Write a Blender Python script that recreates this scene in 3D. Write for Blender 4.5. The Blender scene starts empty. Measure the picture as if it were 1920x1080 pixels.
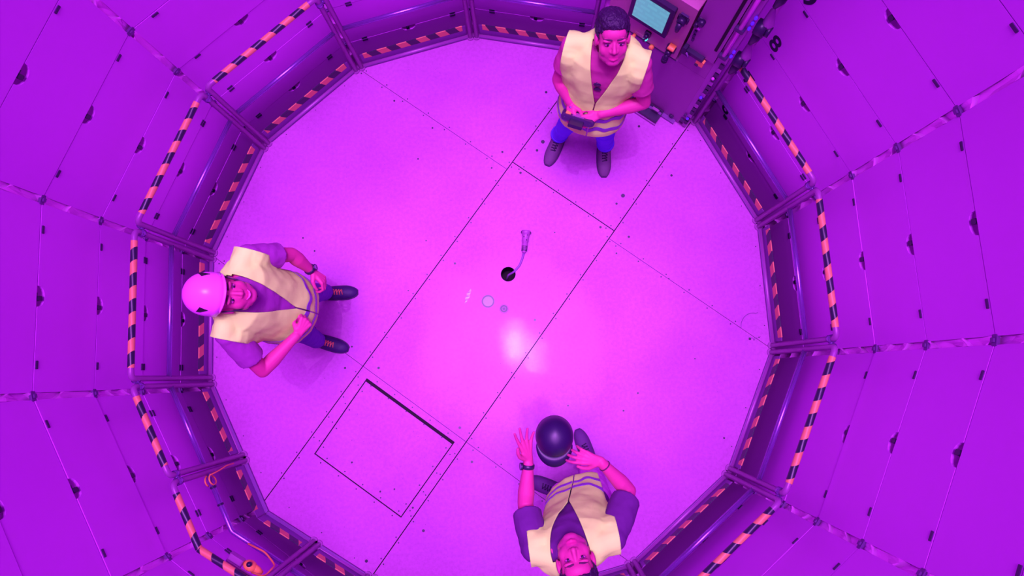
import bpy, bmesh, math, random
from mathutils import Vector, Matrix, noise
from mathutils.geometry import tessellate_polygon
random.seed(7)
PI = math.pi
S = bpy.context.scene
K = 1 / 1.2          # plan units to metres: the scene is laid out in plan units and scaled once at the end
GREEN = 0.18         # share of green in the surface colours under this lamp light
COL = S.collection

# ------------------------------------------------------------------ camera, world, light, exposure
cam_d = bpy.data.cameras.new('camera'); cam = bpy.data.objects.new('camera', cam_d); COL.objects.link(cam)
cam_d.sensor_width = 36.0; cam_d.lens = 1175.05 / 1920 * 36.0; cam_d.clip_start = 0.05; cam_d.clip_end = 60
cam.location = (0.3254 * K, -0.632 * K, 5.4812 * K)
cam.rotation_euler = (0.1365, 0.0195, 0.0)
S.camera = cam
w = bpy.data.worlds.new('world'); S.world = w; w.use_nodes = True
w.node_tree.nodes['Background'].inputs[0].default_value = (0.5, 0.05, 1.0, 1); w.node_tree.nodes['Background'].inputs[1].default_value = 0.02
S.view_settings.view_transform = 'Standard'; S.view_settings.look = 'None'
S.view_settings.gamma = 1.0; S.view_settings.use_curve_mapping = False
S.view_settings.exposure = 0.0
LIGHT = (0.66, 0.15, 1.0)

def area_light(name, loc, size, power, color=LIGHT, spread=PI):
    d = bpy.data.lights.new(name, 'AREA'); d.shape = 'DISK'; d.size = size * K; d.energy = power * K * K; d.color = color; d.spread = spread
    o = bpy.data.objects.new(name, d); o.location = Vector(loc) * K; COL.objects.link(o); return o
ZC = 11.0
area_light('ceiling_light_field', (0, 0, ZC - 0.02), 4.8, 235, LIGHT, math.radians(52))
area_light('ceiling_spot_light', (0.07, 0.186, ZC - 0.03), 0.04, 12, (0.8, 0.4, 1.0), math.radians(34))
area_light('ceiling_spot_light', (0.61, -0.145, ZC - 0.03), 0.035, 6, (0.8, 0.4, 1.0), math.radians(34))

# ------------------------------------------------------------------ materials
def mat(name, col, rough=0.5, metal=0.0, var=0.0, scale=20.0, bump=0.0, bscale=60.0, spec=0.5, emit=None, estr=0.0, col2=None):
    g_ = lambda c: (c[0], c[1] * GREEN, c[2])
    col = g_(col); col2 = g_(col2) if col2 else None
    m = bpy.data.materials.new(name); m.use_nodes = True; nt = m.node_tree; N = nt.nodes; L = nt.links
    b = N['Principled BSDF']; b.inputs['Base Color'].default_value = (*col, 1); b.inputs['Roughness'].default_value = rough
    b.inputs['Metallic'].default_value = metal; b.inputs['Specular IOR Level'].default_value = spec
    tc = N.new('ShaderNodeTexCoord')
    if var > 0 or col2:
        n = N.new('ShaderNodeTexNoise'); n.inputs['Scale'].default_value = scale; n.inputs['Detail'].default_value = 4
        L.new(tc.outputs['Object'], n.inputs['Vector'])
        mx = N.new('ShaderNodeMix'); mx.data_type = 'RGBA'
        c2 = col2 or tuple(c * (1 - var) for c in col)
        mx.inputs[6].default_value = (*col, 1); mx.inputs[7].default_value = (*c2, 1)
        L.new(n.outputs['Fac'], mx.inputs[0]); L.new(mx.outputs[2], b.inputs['Base Color'])
    if bump > 0:
        n2 = N.new('ShaderNodeTexNoise'); n2.inputs['Scale'].default_value = bscale; n2.inputs['Detail'].default_value = 3
        L.new(tc.outputs['Object'], n2.inputs['Vector'])
        bp = N.new('ShaderNodeBump'); bp.inputs['Strength'].default_value = bump; bp.inputs['Distance'].default_value = 0.01
        L.new(n2.outputs['Fac'], bp.inputs['Height']); L.new(bp.outputs['Normal'], b.inputs['Normal'])
    if emit:
        b.inputs['Emission Color'].default_value = (*emit, 1); b.inputs['Emission Strength'].default_value = estr
    return m
M = {}
M['panel'] = mat('wall_panel_white', (0.74, 0.66, 0.86), 0.42, var=0.03, scale=3, bump=0.03, bscale=160)
M['back'] = mat('wall_backing', (0.45, 0.4, 0.45), 0.6)
M['cup'] = mat('recess_white', (0.95, 0.8, 0.95), 0.3)
M['dark'] = mat('dark_plastic', (0.05, 0.10, 0.10), 0.45, var=0.3)
M['black'] = mat('black_plastic', (0.022, 0.05, 0.05), 0.4)
M['foil'] = mat('crumpled_aluminium', (0.97, 1.6, 0.97), 0.36, metal=0.3, bump=0.3, bscale=14)
M['bracket'] = mat('joint_bracket', (0.16, 0.25, 0.25), 0.5, metal=0.3)
M['steel'] = mat('grey_painted_steel', (0.37, 0.5, 0.40), 0.38, metal=0.1, var=0.15, scale=8)
M['bright'] = mat('galvanised_tube', (0.34, 0.8, 0.55), 0.25, metal=0.75, var=0.15, scale=10)
M['toe'] = mat('toe_board_metal', (0.24, 0.4, 0.34), 0.4, metal=0.4, var=0.2, scale=6)
M['orange'] = mat('orange_tape', (0.85, 2.2, 0.16), 0.45, var=0.1, scale=30)
M['tape_black'] = mat('black_tape', (0.02, 0.09, 0.05), 0.35)
M['pit'] = mat('shaft_dark', (0.10, 0.1, 0.12), 0.8)
M['screen'] = mat('screen_on', (0.02, 0.02, 0.02), 0.3)
M['console'] = mat('console_grey_sheet', (0.32, 0.45, 0.32), 0.42, var=0.1, scale=5)
M['console_light'] = mat('console_light_sheet', (0.50, 1.2, 0.32), 0.42, var=0.1, scale=5)
M['orange_plastic'] = mat('orange_plastic', (0.95, 2.4, 0.10), 0.4)
M['pink_glass'] = mat('glossy_white_tube', (0.9, 0.8, 0.8), 0.1)
M['blue_led'] = mat('blue_led', (0.1, 0.1, 0.5), 0.3, emit=(0.06, 0.01, 1.0), estr=0.9)
M['green_led'] = mat('green_led', (0.1, 0.5, 0.4), 0.3, emit=(0.05, 0.9, 0.75), estr=1.5)
M['hole'] = mat('hole_dark', (0.012, 0.01, 0.012), 0.9)
M['wire'] = mat('grey_cable', (0.22, 0.35, 0.32), 0.5)
M['plug'] = mat('grey_plug', (0.42, 0.5, 0.42), 0.5, var=0.4, scale=60)
M['clear'] = mat('scuffed_clear_tape', (0.40, 1.6, 0.6), 0.3, var=0.5, scale=50)
M['cap_light'] = mat('socket_lid', (0.24, 1.1, 0.36), 0.4, var=0.1)

def floor_material():
    m = bpy.data.materials.new('floor_worn_metal'); m.use_nodes = True; nt = m.node_tree; N = nt.nodes; L = nt.links
    b = N['Principled BSDF']; tc = N.new('ShaderNodeTexCoord'); ob = tc.outputs['Object']
    def nz(sc, det, rough=0.5, vec=ob):
        n = N.new('ShaderNodeTexNoise'); n.inputs['Scale'].default_value = sc; n.inputs['Detail'].default_value = det; n.inputs['Roughness'].default_value = rough
        L.new(vec, n.inputs['Vector']); return n
    def ramp(src, stops):
        r = N.new('ShaderNodeValToRGB'); L.new(src, r.inputs[0]); e = r.color_ramp.elements
        e[0].position, e[0].color = stops[0][0], (*stops[0][1], 1); e[1].position, e[1].color = stops[1][0], (*stops[1][1], 1)
        return r
    big = ramp(nz(1.1, 5).outputs['Fac'], ((0.35, (0.485, 0.112, 0.50)), (0.65, (0.56, 0.150, 0.56))))
    fine = ramp(nz(34, 6, 0.7).outputs['Fac'], ((0.35, (0.86, 0.86, 0.86)), (0.6, (1, 1, 1))))
    speck = ramp(nz(95, 2, 0.4).outputs['Fac'], ((0.22, (0.35, 0.3, 0.4)), (0.27, (1, 1, 1))))
    def mul(a, c):
        x = N.new('ShaderNodeMix'); x.data_type = 'RGBA'; x.blend_type = 'MULTIPLY'; x.inputs[0].default_value = 1
        L.new(a, x.inputs[6]); L.new(c, x.inputs[7]); return x.outputs[2]
    L.new(mul(mul(big.outputs[0], fine.outputs[0]), speck.outputs[0]), b.inputs['Base Color'])
    mp = N.new('ShaderNodeMapping'); mp.inputs['Rotation'].default_value = (0, 0, math.radians(55)); mp.inputs['Scale'].default_value = (3, 90, 1)
    L.new(ob, mp.inputs['Vector'])
    st = nz(1.0, 4, 0.6, mp.outputs[0])
    rr = N.new('ShaderNodeMapRange'); rr.inputs['To Min'].default_value = 0.42; rr.inputs['To Max'].default_value = 0.58
    L.new(st.outputs['Fac'], rr.inputs[0]); L.new(rr.outputs[0], b.inputs['Roughness'])
    bp = N.new('ShaderNodeBump'); bp.inputs['Strength'].default_value = 0.10; bp.inputs['Distance'].default_value = 0.003
    L.new(st.outputs['Fac'], bp.inputs['Height'])
    bp2 = N.new('ShaderNodeBump'); bp2.inputs['Strength'].default_value = 0.02; bp2.inputs['Distance'].default_value = 0.02
    L.new(nz(4.0, 2).outputs['Fac'], bp2.inputs['Height']); L.new(bp.outputs[0], bp2.inputs['Normal']); L.new(bp2.outputs[0], b.inputs['Normal'])
    b.inputs['Specular IOR Level'].default_value = 0.12
    r2 = N.new('ShaderNodeMapRange'); r2.inputs['To Min'].default_value = 0.02; r2.inputs['To Max'].default_value = 0.06
    L.new(st.outputs['Fac'], r2.inputs[0]); L.new(r2.outputs[0], b.inputs['Coat Roughness']); b.inputs['Coat Weight'].default_value = 0.075
    L.new(bp2.outputs[0], b.inputs['Coat Normal'])
    return m
M['floor'] = floor_material()

def screen_material():
    m = M['screen']; nt = m.node_tree; N = nt.nodes; L = nt.links; b = N['Principled BSDF']
    tc = N.new('ShaderNodeTexCoord'); br = N.new('ShaderNodeTexBrick'); L.new(tc.outputs['Object'], br.inputs['Vector'])
    mp = N.new('ShaderNodeMapping'); mp.inputs['Rotation'].default_value = (PI / 2, 0, 0); L.new(tc.outputs['Object'], mp.inputs['Vector']); L.new(mp.outputs[0], br.inputs['Vector'])
    br.inputs['Scale'].default_value = 5; br.inputs['Color1'].default_value = (0.12, 0.40, 0.57, 1); br.inputs['Color2'].default_value = (0.13, 0.43, 0.59, 1)
    br.inputs['Mortar'].default_value = (0.115, 0.37, 0.54, 1); br.inputs['Mortar Size'].default_value = 0.06
    L.new(br.outputs['Color'], b.inputs['Emission Color']); b.inputs['Emission Strength'].default_value = 0.95
screen_material()

# ------------------------------------------------------------------ mesh helpers
class MB:
    def __init__(s): s.v = []; s.f = []; s.m = []
    def add(s, vs, fs, mi=0):
        o = len(s.v); s.v += [tuple(v) for v in vs]; s.f += [tuple(i + o for i in f) for f in fs]; s.m += [mi] * len(fs)
        return s
    def mesh(s, name, mats, smooth=False):
        me = bpy.data.meshes.new(name); me.from_pydata(s.v, [], s.f)
        for m in mats: me.materials.append(m)
        if len(mats) > 1: me.polygons.foreach_set('material_index', s.m)
        if smooth: me.polygons.foreach_set('use_smooth', [True] * len(s.f))
        me.update(); return me
    def build(s, name, mats, parent=None, smooth=False, loc=(0, 0, 0)):
        if not isinstance(mats, (list, tuple)): mats = [mats]
        return link(name, s.mesh(name, mats, smooth), parent, loc)
def link(name, me, parent=None, loc=(0, 0, 0), rot=(0, 0, 0)):
    o = bpy.data.objects.new(name, me); COL.objects.link(o); o.location = loc; o.rotation_euler = rot
    if parent: o.parent = parent
    return o
def tag(o, label=None, cat=None, group=None, kind=None):
    if label: o['label'] = label
    if cat: o['category'] = cat
    if group: o['group'] = group
    if kind: o['kind'] = kind
    return o
def thing(name, label, cat, loc=(0, 0, 0), rz=0.0, group=None):
    o = bpy.data.objects.new(name, None); COL.objects.link(o); o.location = loc; o.rotation_euler = (0, 0, rz); o.empty_display_size = 0.1
    return tag(o, label, cat, group)
def box(mb, c, s, mi=0, R=None):
    c = Vector(c); h = Vector(s) / 2
    vs = []
    for x in (-1, 1):
        for y in (-1, 1):
            for z in (-1, 1):
                p = Vector((x * h.x, y * h.y, z * h.z)); vs.append(c + (R @ p if R else p))
    mb.add(vs, [(0, 1, 3, 2), (4, 6, 7, 5), (0, 4, 5, 1), (2, 3, 7, 6), (0, 2, 6, 4), (1, 5, 7, 3)], mi); return mb
def bbox(mb, c, s, r=0.005, mi=0, R=None):
    """box with chamfered vertical-ish edges: rounded in its local xz outline"""
    c = Vector(c); hx, hy, hz = s[0] / 2, s[1] / 2, s[2] / 2
    out = []
    for (sx, sz, a0) in ((1, 1, 0), (-1, 1, 90), (-1, -1, 180), (1, -1, 270)):
        for k in range(3):
            a = math.radians(a0 + 45 * k); out.append((sx * (hx - r) + r * math.cos(a), sz * (hz - r) + r * math.sin(a)))
    n = len(out); vs = []
    for y in (-hy, hy):
        for (x, z) in out:
            p = Vector((x, y, z)); vs.append(c + (R @ p if R else p))
    fs = [(i, (i + 1) % n, n + (i + 1) % n, n + i) for i in range(n)] + [tuple(range(n))[::-1], tuple(range(n, 2 * n))]
    mb.add(vs, fs, mi); return mb
def cyl(mb, p0, p1, r, n=16, mi=0, r1=None):
    return tube(mb, [p0, p1], [r, r if r1 is None else r1], n, mi)
def frames(pts, up=None):
    pts = [Vector(p) for p in pts]; T = []
    for i in range(len(pts)):
        a = pts[max(i - 1, 0)]; b = pts[min(i + 1, len(pts) - 1)]; t = (b - a)
        T.append(t.normalized() if t.length > 1e-9 else Vector((0, 0, 1)))
    u = Vector(up) if up else (Vector((0, 0, 1)) if abs(T[0].z) < 0.9 else Vector((1, 0, 0)))
    n = (u - T[0] * u.dot(T[0])).normalized(); out = []
    for t in T:
        n = (n - t * n.dot(t)); n = n.normalized() if n.length > 1e-6 else t.orthogonal().normalized()
        out.append((t, n, t.cross(n)))
    return pts, out
def tube(mb, pts, r, n=10, mi=0, up=None, flat=1.0):
    pts, fr = frames(pts, up); R = r if isinstance(r, (list, tuple)) else [r] * len(pts)
    vs = []; fs = []
    for p, (t, a, b), rad in zip(pts, fr, R):
        for k in range(n):
            th = 2 * PI * k / n; vs.append(p + a * (rad * flat * math.cos(th)) + b * (rad * math.sin(th)))
    for i in range(len(pts) - 1):
        for k in range(n):
            fs.append((i * n + k, i * n + (k + 1) % n, (i + 1) * n + (k + 1) % n, (i + 1) * n + k))
    fs.append(tuple(range(n))[::-1]); fs.append(tuple(range((len(pts) - 1) * n, len(pts) * n)))
    mb.add(vs, fs, mi); return mb
def capsule(mb, pts, r, n=14, mi=0, up=None, flat=1.0):
    """tube with rounded ends"""
    pts = [Vector(p) for p in pts]; R = list(r) if isinstance(r, (list, tuple)) else [r] * len(pts)
    d0 = (pts[0] - pts[1]).normalized(); d1 = (pts[-1] - pts[-2]).normalized()
    P = []; Q = []
    for a in (85, 60, 30):
        a = math.radians(a); P.append(pts[0] + d0 * R[0] * math.sin(a)); Q.append(R[0] * math.cos(a))
    P += pts; Q += R
    for a in (30, 60, 85):
        a = math.radians(a); P.append(pts[-1] + d1 * R[-1] * math.sin(a)); Q.append(R[-1] * math.cos(a))
    return tube(mb, P, Q, n, mi, up, flat)
def ell(mb, c, r, R=None, mi=0, n=16, m=10):
    c = Vector(c); vs = []; fs = []
    for i in range(1, m):
        ph = PI * i / m
        for k in range(n):
            th = 2 * PI * k / n; p = Vector((r[0] * math.sin(ph) * math.cos(th), r[1] * math.sin(ph) * math.sin(th), r[2] * math.cos(ph)))
            vs.append(c + (R @ p if R else p))
    top = len(vs); p = Vector((0, 0, r[2])); vs.append(c + (R @ p if R else p)); p = -p; vs.append(c + (R @ p if R else p))
    for i in range(m - 2):
        for k in range(n): fs.append((i * n + k, (i + 1) * n + k, (i + 1) * n + (k + 1) % n, i * n + (k + 1) % n))
    for k in range(n):
        fs.append((top, k, (k + 1) % n)); fs.append((top + 1, (m - 2) * n + (k + 1) % n, (m - 2) * n + k))
    mb.add(vs, fs, mi); return mb
def fillet(pts, rad, seg=5):
    pts = [Vector(p) for p in pts]; out = [pts[0]]
    for i in range(1, len(pts) - 1):
        a, b, c = pts[i - 1], pts[i], pts[i + 1]; u = (a - b).normalized(); v = (c - b).normalized()
        ang = u.angle(v); d = min(rad / math.tan(ang / 2), (a - b).length * .49, (c - b).length * .49)
        p0 = b + u * d; p1 = b + v * d
        for k in range(seg + 1):
            t = k / seg; out.append(p0 * (1 - t) ** 2 + b * (2 * t * (1 - t)) + p1 * t * t)
    out.append(pts[-1]); return out
def plate(mb, outline, holes, z0, z1, mi=0):
    """extruded polygon with holes, in xy"""
    loops = [[Vector((x, y, 0)) for x, y in outline]] + [[Vector((x, y, 0)) for x, y in h] for h in holes]
    tris = tessellate_polygon(loops); flat = [p for l in loops for p in l]; n = len(flat)
    vs = [(p.x, p.y, z1) for p in flat] + [(p.x, p.y, z0) for p in flat]; fs = []
    for t in tris:
        a, b, c = (flat[i] for i in t); up = (b - a).cross(c - a).z > 0
        t = t if up else t[::-1]
        fs.append(tuple(t)); fs.append(tuple(i + n for i in t[::-1]))
    o = 0
    for l in loops:
        k = len(l)
        for i in range(k): fs.append((o + i, o + n + i, o + n + (i + 1) % k, o + (i + 1) % k))
        o += k
    mb.add(vs, fs, mi); return mb

# ------------------------------------------------------------------ room numbers
NS = 14; STEP = 2 * PI / NS; PH = 2.0761; RF = 2.4886; RW = 2.7667; Z0 = 0.032; H = 0.5504
def vert(k, R=RF, z=0.0):
    t = PH + k * STEP; return Vector((R * math.cos(t), R * math.sin(t), z))
A, K_, L_, M_, N_, P_, Q_, G_, F_, E_, D_, C_, X_, B_ = range(14)

# ------------------------------------------------------------------ floor
floor = tag(thing('floor', None, None), kind='structure')
def isect(p1, p2, p3, p4):
    d1 = p2 - p1; d2 = p4 - p3; den = d1.x * d2.y - d1.y * d2.x
    t = ((p3.x - p1.x) * d2.y - (p3.y - p1.y) * d2.x) / den; return p1 + d1 * t
v = [vert(k, RF + 0.012) for k in range(14)]
s1t0 = isect(v[X_], v[N_], v[A], v[E_]); s2t2 = isect(v[C_], v[P_], v[A], v[E_])
s1t3 = isect(v[X_], v[N_], v[L_], v[G_]); s2t4 = isect(v[C_], v[P_], v[L_], v[G_])
def on1(t): return s1t0 + (s1t3 - s1t0) * t
u_s = (s1t3 - s1t0).normalized(); u_t = (s2t2 - s1t0).normalized()      # along the long seams, across them
t1a = s1t0 - u_s * 0.085; t1b = s2t2 - u_s * 0.085                       # short cross seam by the first man's feet
def inset(poly, ds):
    n = len(poly); out = []
    area = sum(poly[i].x * poly[(i + 1) % n].y - poly[(i + 1) % n].x * poly[i].y for i in range(n))
    sg = 1 if area > 0 else -1; L = []
    for i in range(n):
        a, b = poly[i], poly[(i + 1) % n]; d = (b - a).normalized(); nn = Vector((-d.y, d.x, 0)) * sg * ds[i]; L.append((a + nn, b + nn))
    for i in range(n): out.append(isect(L[i - 1][0], L[i - 1][1], L[i][0], L[i][1]))
    return [(p.x, p.y) for p in out]
def circ(x, y, r, n=20): return [(x + r * math.cos(2 * PI * i / n), y + r * math.sin(2 * PI * i / n)) for i in range(n)]
g, tn, e0 = 0.0042, 0.0018, 0.0
NOUT = Vector((-1.862, -1.800, 0))               # the bent rail corner stands a little further out than the regular corner
E1 = isect(v[X_], v[N_], v[M_], NOUT)
PLATES = [
    ([v[A], v[K_], v[L_], s1t3, s1t0], [e0, e0, tn, g, tn], []),
    ([v[A], s1t0, t1a, v[X_], v[B_]], [tn, g, g, e0, e0], []),
    ([t1a, t1b, v[C_], v[X_]], [g, g, e0, g], []),
    ([t1a, s1t3, s2t4, t1b], [g, tn, g, g], [circ(0.185, 0.245, 0.066, 28), circ(0.007, 0.003, 0.056, 28), circ(0.148, -0.063, 0.043, 24)]),
    ([s1t3, E1, NOUT, v[P_], s2t4], [g, e0, e0, g, tn], 'hatch'),
    ([v[L_], v[M_], E1, s1t3], [e0, e0, g, tn], []),
    ([v[C_], t1b, s2t2, v[E_], v[D_]], [g, g, tn, e0, e0], []),
    ([s2t2, s2t4, v[G_], v[F_], v[E_]], [g, tn, e0, e0, tn], []),
    ([s2t4, v[P_], v[Q_], v[G_]], [g, e0, e0, tn], []),
]
HATCH = [Vector((-1.044, -0.671, 0)), Vector((-1.474, -1.309, 0)), Vector((-0.718, -1.829, 0)), Vector((-0.275, -1.209, 0))]
for poly, ds, holes in PLATES:
    if holes == 'hatch': holes = [inset(HATCH, [-0.003] * 4)]
    mb = MB(); plate(mb, inset(poly, ds), holes, -0.010, 0.0); mb.build('floor_plate', M['floor'], floor)
lid = MB(); plate(lid, inset(HATCH, [0.006, 0.006, 0.006, 0.026]), [], -0.014, -0.004)
tag(lid.build('hatch_lid', M['floor'], floor), 'square hatch lid set flush in the floor with a wide dark gap')
sub = MB(); plate(sub, [(p.x, p.y) for p in [vert(k, RF + 0.005) if k != N_ else NOUT * .997 for k in range(14)]], [circ(0.185, 0.245, 0.08), circ(0.007, 0.003, 0.07), circ(0.148, -0.063, 0.05)], -0.09, -0.012)
sub.build('floor_underlayer', M['hole'], floor)
wells = MB()
for (x, y, r) in ((0.185, 0.245, 0.08), (0.007, 0.003, 0.07), (0.148, -0.063, 0.05)):
    cyl(wells, (x, y, -0.30), (x, y, -0.29), r, 20)
wells.build('well_bottom', M['hole'], floor)
curb = MB()
ek = lambda k, r: vert(k, r) if k % 14 != N_ else NOUT * (r / RF)
for k in range(14): tube(curb, [ek(k, RF + 0.022) + Vector((0, 0, .012)), ek(k + 1, RF + 0.022) + Vector((0, 0, .012))], 0.021, 10)
curb.build('edge_tube', M['steel'], floor, smooth=True)
rim = MB()
for k in range(14):
    a, b = ek(k, RF + 0.03), ek(k + 1, RF + 0.03); m_ = (a + b) / 2; d = (b - a); R = Matrix.Rotation(math.atan2(d.y, d.x), 3, 'Z')
    box(rim, m_ + Vector((0, 0, -0.09)), (d.length, 0.02, 0.17), 0, R)
rim.build('edge_skirt', M['toe'], floor)
# screws along the seams, and the larger plug holes
sc = MB()
def screw(x, y, r=0.0062): cyl(sc, (x, y, -0.002), (x, y, 0.0018), r, 8)
def seam_screws(a, b, step=0.21, off=0.022, start=0.1):
    d = (b - a); L = d.length; d.normalize(); nn = Vector((-d.y, d.x, 0)); t = start
    while t < L - 0.04:
        p = a + d * t
        screw(p.x + nn.x * off + d.x * .012, p.y + nn.y * off + d.y * .012); screw(p.x - nn.x * off - d.x * .012, p.y - nn.y * off - d.y * .012)
        t += step
seam_screws(v[X_] - u_s * -0.15, v[N_]); seam_screws(v[C_], v[P_]); seam_screws(v[A], s1t0, 0.24, start=0.06); seam_screws(s2t2, v[E_], 0.24)
seam_screws(v[L_], s1t3, 0.26); seam_screws(s2t4, v[G_], 0.24); seam_screws(t1a, t1b, 0.19)
for i in range(4): seam_screws(HATCH[i], HATCH[(i + 1) % 4], 0.19, 0.03)
for k in (A, K_, L_, M_, N_, F_, E_, D_):
    a, b = vert(k, RF - 0.03), vert(k + 1, RF - 0.03)
    for t in (0.18, 0.5, 0.82): p = a.lerp(b, t); screw(p.x, p.y, 0.005)
tag(sc.build('seam_screws', M['dark'], floor), 'small dark screw heads paired along the floor seams', kind='stuff')
PLUGS = [(1.215, .955, .018), (1.156, .881, .010), (1.008, .667, .011), (1.258, .578, .011), (1.145, .429, .008), (.5, 1.465, .017), (.446, 1.384, .012), (.296, 1.174, .011),
         (.131, 1.371, .010), (.034, 1.221, .008), (.533, 1.941, .012), (-.511, 1.605, .008), (-.638, 1.311, .008), (-.944, -.579, .011), (-.289, .343, .010), (.419, -.162, .010),
         (-1.184, -.394, .008), (-1.238, -.579, .010), (-.23, -1.088, .011), (-.123, -1.373, .011), (-.526, -1.936, .012), (-1.0, -2.182, .013), (1.376, 1.605, .011), (1.655, 1.14, .011),
         (1.174, -.943, .008), (1.301, -.794, .008), (2.28, -.33, .011), (-1.66, .58, .008), (-1.55, .46, .008), (2.02, -1.17, .008), (-.87, 1.87, .009), (-.9, -1.62, .008), (-.62, -1.75, .009),
         (-.78, -1.6, .007), (-1.15, -1.38, .008), (.6, .62, .006), (-.55, .55, .006), (-.7, .1, .006), (.7, -.9, .007), (1.6, .2, .006), (1.8, -.5, .006)]
pm = None
for x, y, r in PLUGS:
    if pm is None: mb = MB(); cyl(mb, (0, 0, -0.003), (0, 0, 0.0022), 0.01, 14); pm = mb.mesh('floor_plug', [M['black']])
    o = link('floor_plug', pm, floor, (x, y, 0)); o.scale = (r / .01, r / .01, 1)

# ------------------------------------------------------------------ shaft bottom, ceiling
pit = MB(); plate(pit, [(p.x, p.y) for p in [vert(k, RW + 0.05) for k in range(14)]], [], -1.66, -1.62)
tag(pit.build('floor_shaft', M['pit']), kind='structure')
ceil = MB(); plate(ceil, [(p.x, p.y) for p in [vert(k, RW + 0.05) for k in range(14)]], [], ZC + 0.0, ZC + 0.05)
tag(ceil.build('ceiling', M['panel']), kind='structure')

# ------------------------------------------------------------------ wall facets
APO = RW * math.cos(STEP / 2); WID = 2 * RW * math.sin(STEP / 2); GAP = 0.046
def panel_mesh(notch):
    w2 = (WID - GAP) / 2; h = H - 0.006
    out = [(-w2, 0), (w2, 0), (w2, h)]
    if notch:
        out.append((0.066, h))
        for k in range(1, 8):
            a = PI * k / 8; out.append((0.066 * math.cos(a), h - 0.058 * math.sin(a) ** 0.8))
        out.append((-0.066, h))
    out.append((-w2, h))
    loops = [[Vector((x, z, 0)) for x, z in out]]
    tris = tessellate_polygon(loops); n = len(out)
    vs = [(x, 0, z) for x, z in out] + [(x, 0.016, z) for x, z in out]; fs = []
    for t in tris:
        a, b, c = (Vector((out[i][0], out[i][1], 0)) for i in t); up = (b - a).cross(c - a).z > 0
        t = t if up else t[::-1]; fs.append(tuple(t)); fs.append(tuple(i + n for i in t[::-1]))
    for i in range(n): fs.append((i, i + n, (i + 1) % n + n, (i + 1) % n))
    mb = MB(); mb.add(vs, fs); return mb.mesh('wall_panel', [M['panel']])
PM_N, PM_P = panel_mesh(True), panel_mesh(False)
mb = MB()                                                        # cup behind the finger notch
vs = []; fs = []
for j, (sc_, y) in enumerate(((1.12, 0.017), (0.95, 0.05), (0.5, 0.058))):
    for k in range(13):
        a = PI * k / 12; vs.append((0.066 * sc_ * math.cos(a), y, H - 0.004 - 0.062 * sc_ * math.sin(a)))
for j in range(2):
    for k in range(12): fs.append((j * 13 + k, j * 13 + k + 1, (j + 1) * 13 + k + 1, (j + 1) * 13 + k))
fs.append(tuple(range(26, 39)))
mb.add(vs, fs); CUP = mb.mesh('finger_recess', [M['cup']], True)
mb = MB(); bbox(mb, (-0.012, 0.012, H - 0.024), (0.030, 0.030, 0.034), 0.006); box(mb, (0.010, 0.020, H - 0.012), (0.028, 0.014, 0.018)); LATCH = mb.mesh('latch', [M['black']])
mb = MB(); bbox(mb, (0, -0.002, 0), (0.052, 0.006, 0.017), 0.004); HINGE = mb.mesh('hinge', [M['dark']])
WN = {0: 'wall_back', 1: 'wall_left', 2: 'wall_left', 3: 'wall_left', 4: 'wall_left', 5: 'wall_front', 6: 'wall_front', 7: 'wall_right', 8: 'wall_right', 9: 'wall_right', 10: 'wall_right', 11: 'wall_back', 12: 'wall_back', 13: 'wall_back'}
WALLS = []
for k in range(14):
    th = PH + (k + .5) * STEP
    wl = tag(thing(WN[k], None, None, (APO * math.cos(th), APO * math.sin(th), 0), th - PI / 2), kind='structure'); WALLS.append(wl)
    b = MB(); box(b, (0, 0.085, (ZC - 1.62) / 2), (WID + 0.06, 0.02, ZC + 1.62)); b.build('backing_sheet', M['back'], wl)
    for i in range(-3, 21):
        z = Z0 + i * H + 0.003
        if z > ZC - 0.1: break
        seen = -1 <= i <= 4
        hh = 1
        p = link('wall_panel', PM_N if seen else PM_P, wl, (0, random.uniform(-.0025, .0035) if seen else 0, z))
        if z + H > ZC: p.scale = (1, 1, (ZC - z) / H)
        if seen:
            link('finger_recess', CUP, p); link('latch', LATCH, p)
            for sx in (-1, 1):
                link('hinge', HINGE, p, (sx * 0.425, 0, H - 0.022))
            if 0 <= i <= 1:
                for sx in (-1, 1): link('hinge', HINGE, p, (sx * 0.425, 0, 0.012))
# numbers beside the drive mast (flat print on the panels)
def digit(txt, parent, loc, size, bold=0.004):
    cu = bpy.data.curves.new('number', 'FONT'); cu.body = txt; cu.size = size; cu.align_x = 'CENTER'; cu.align_y = 'CENTER'; cu.extrude = 0.0006; cu.offset = bold
    o = bpy.data.objects.new('number_mark', cu); dg = bpy.context.evaluated_depsgraph_get()
    COL.objects.link(o); me = bpy.data.meshes.new_from_object(o.evaluated_get(bpy.context.evaluated_depsgraph_get())); bpy.data.objects.remove(o)
    me.materials.clear(); me.materials.append(M['tape_black'])
    return link('number_mark', me, parent, loc, (PI / 2, 0, 0))
wcd = WALLS[10]
panels = [c for c in wcd.children if c.name.startswith('wall_panel')]
for tx, i in (('6', 0), ('7', 1), ('8', 2), ('9', 3), ('10', 4)):
    pz = [c for c in panels if abs(c.location.z - (Z0 + i * H + .003)) < .01][0]
    digit(tx, pz, (-0.5 + (0.03 if tx != '10' else .05), -0.0012, 0.085), 0.20)
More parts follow.
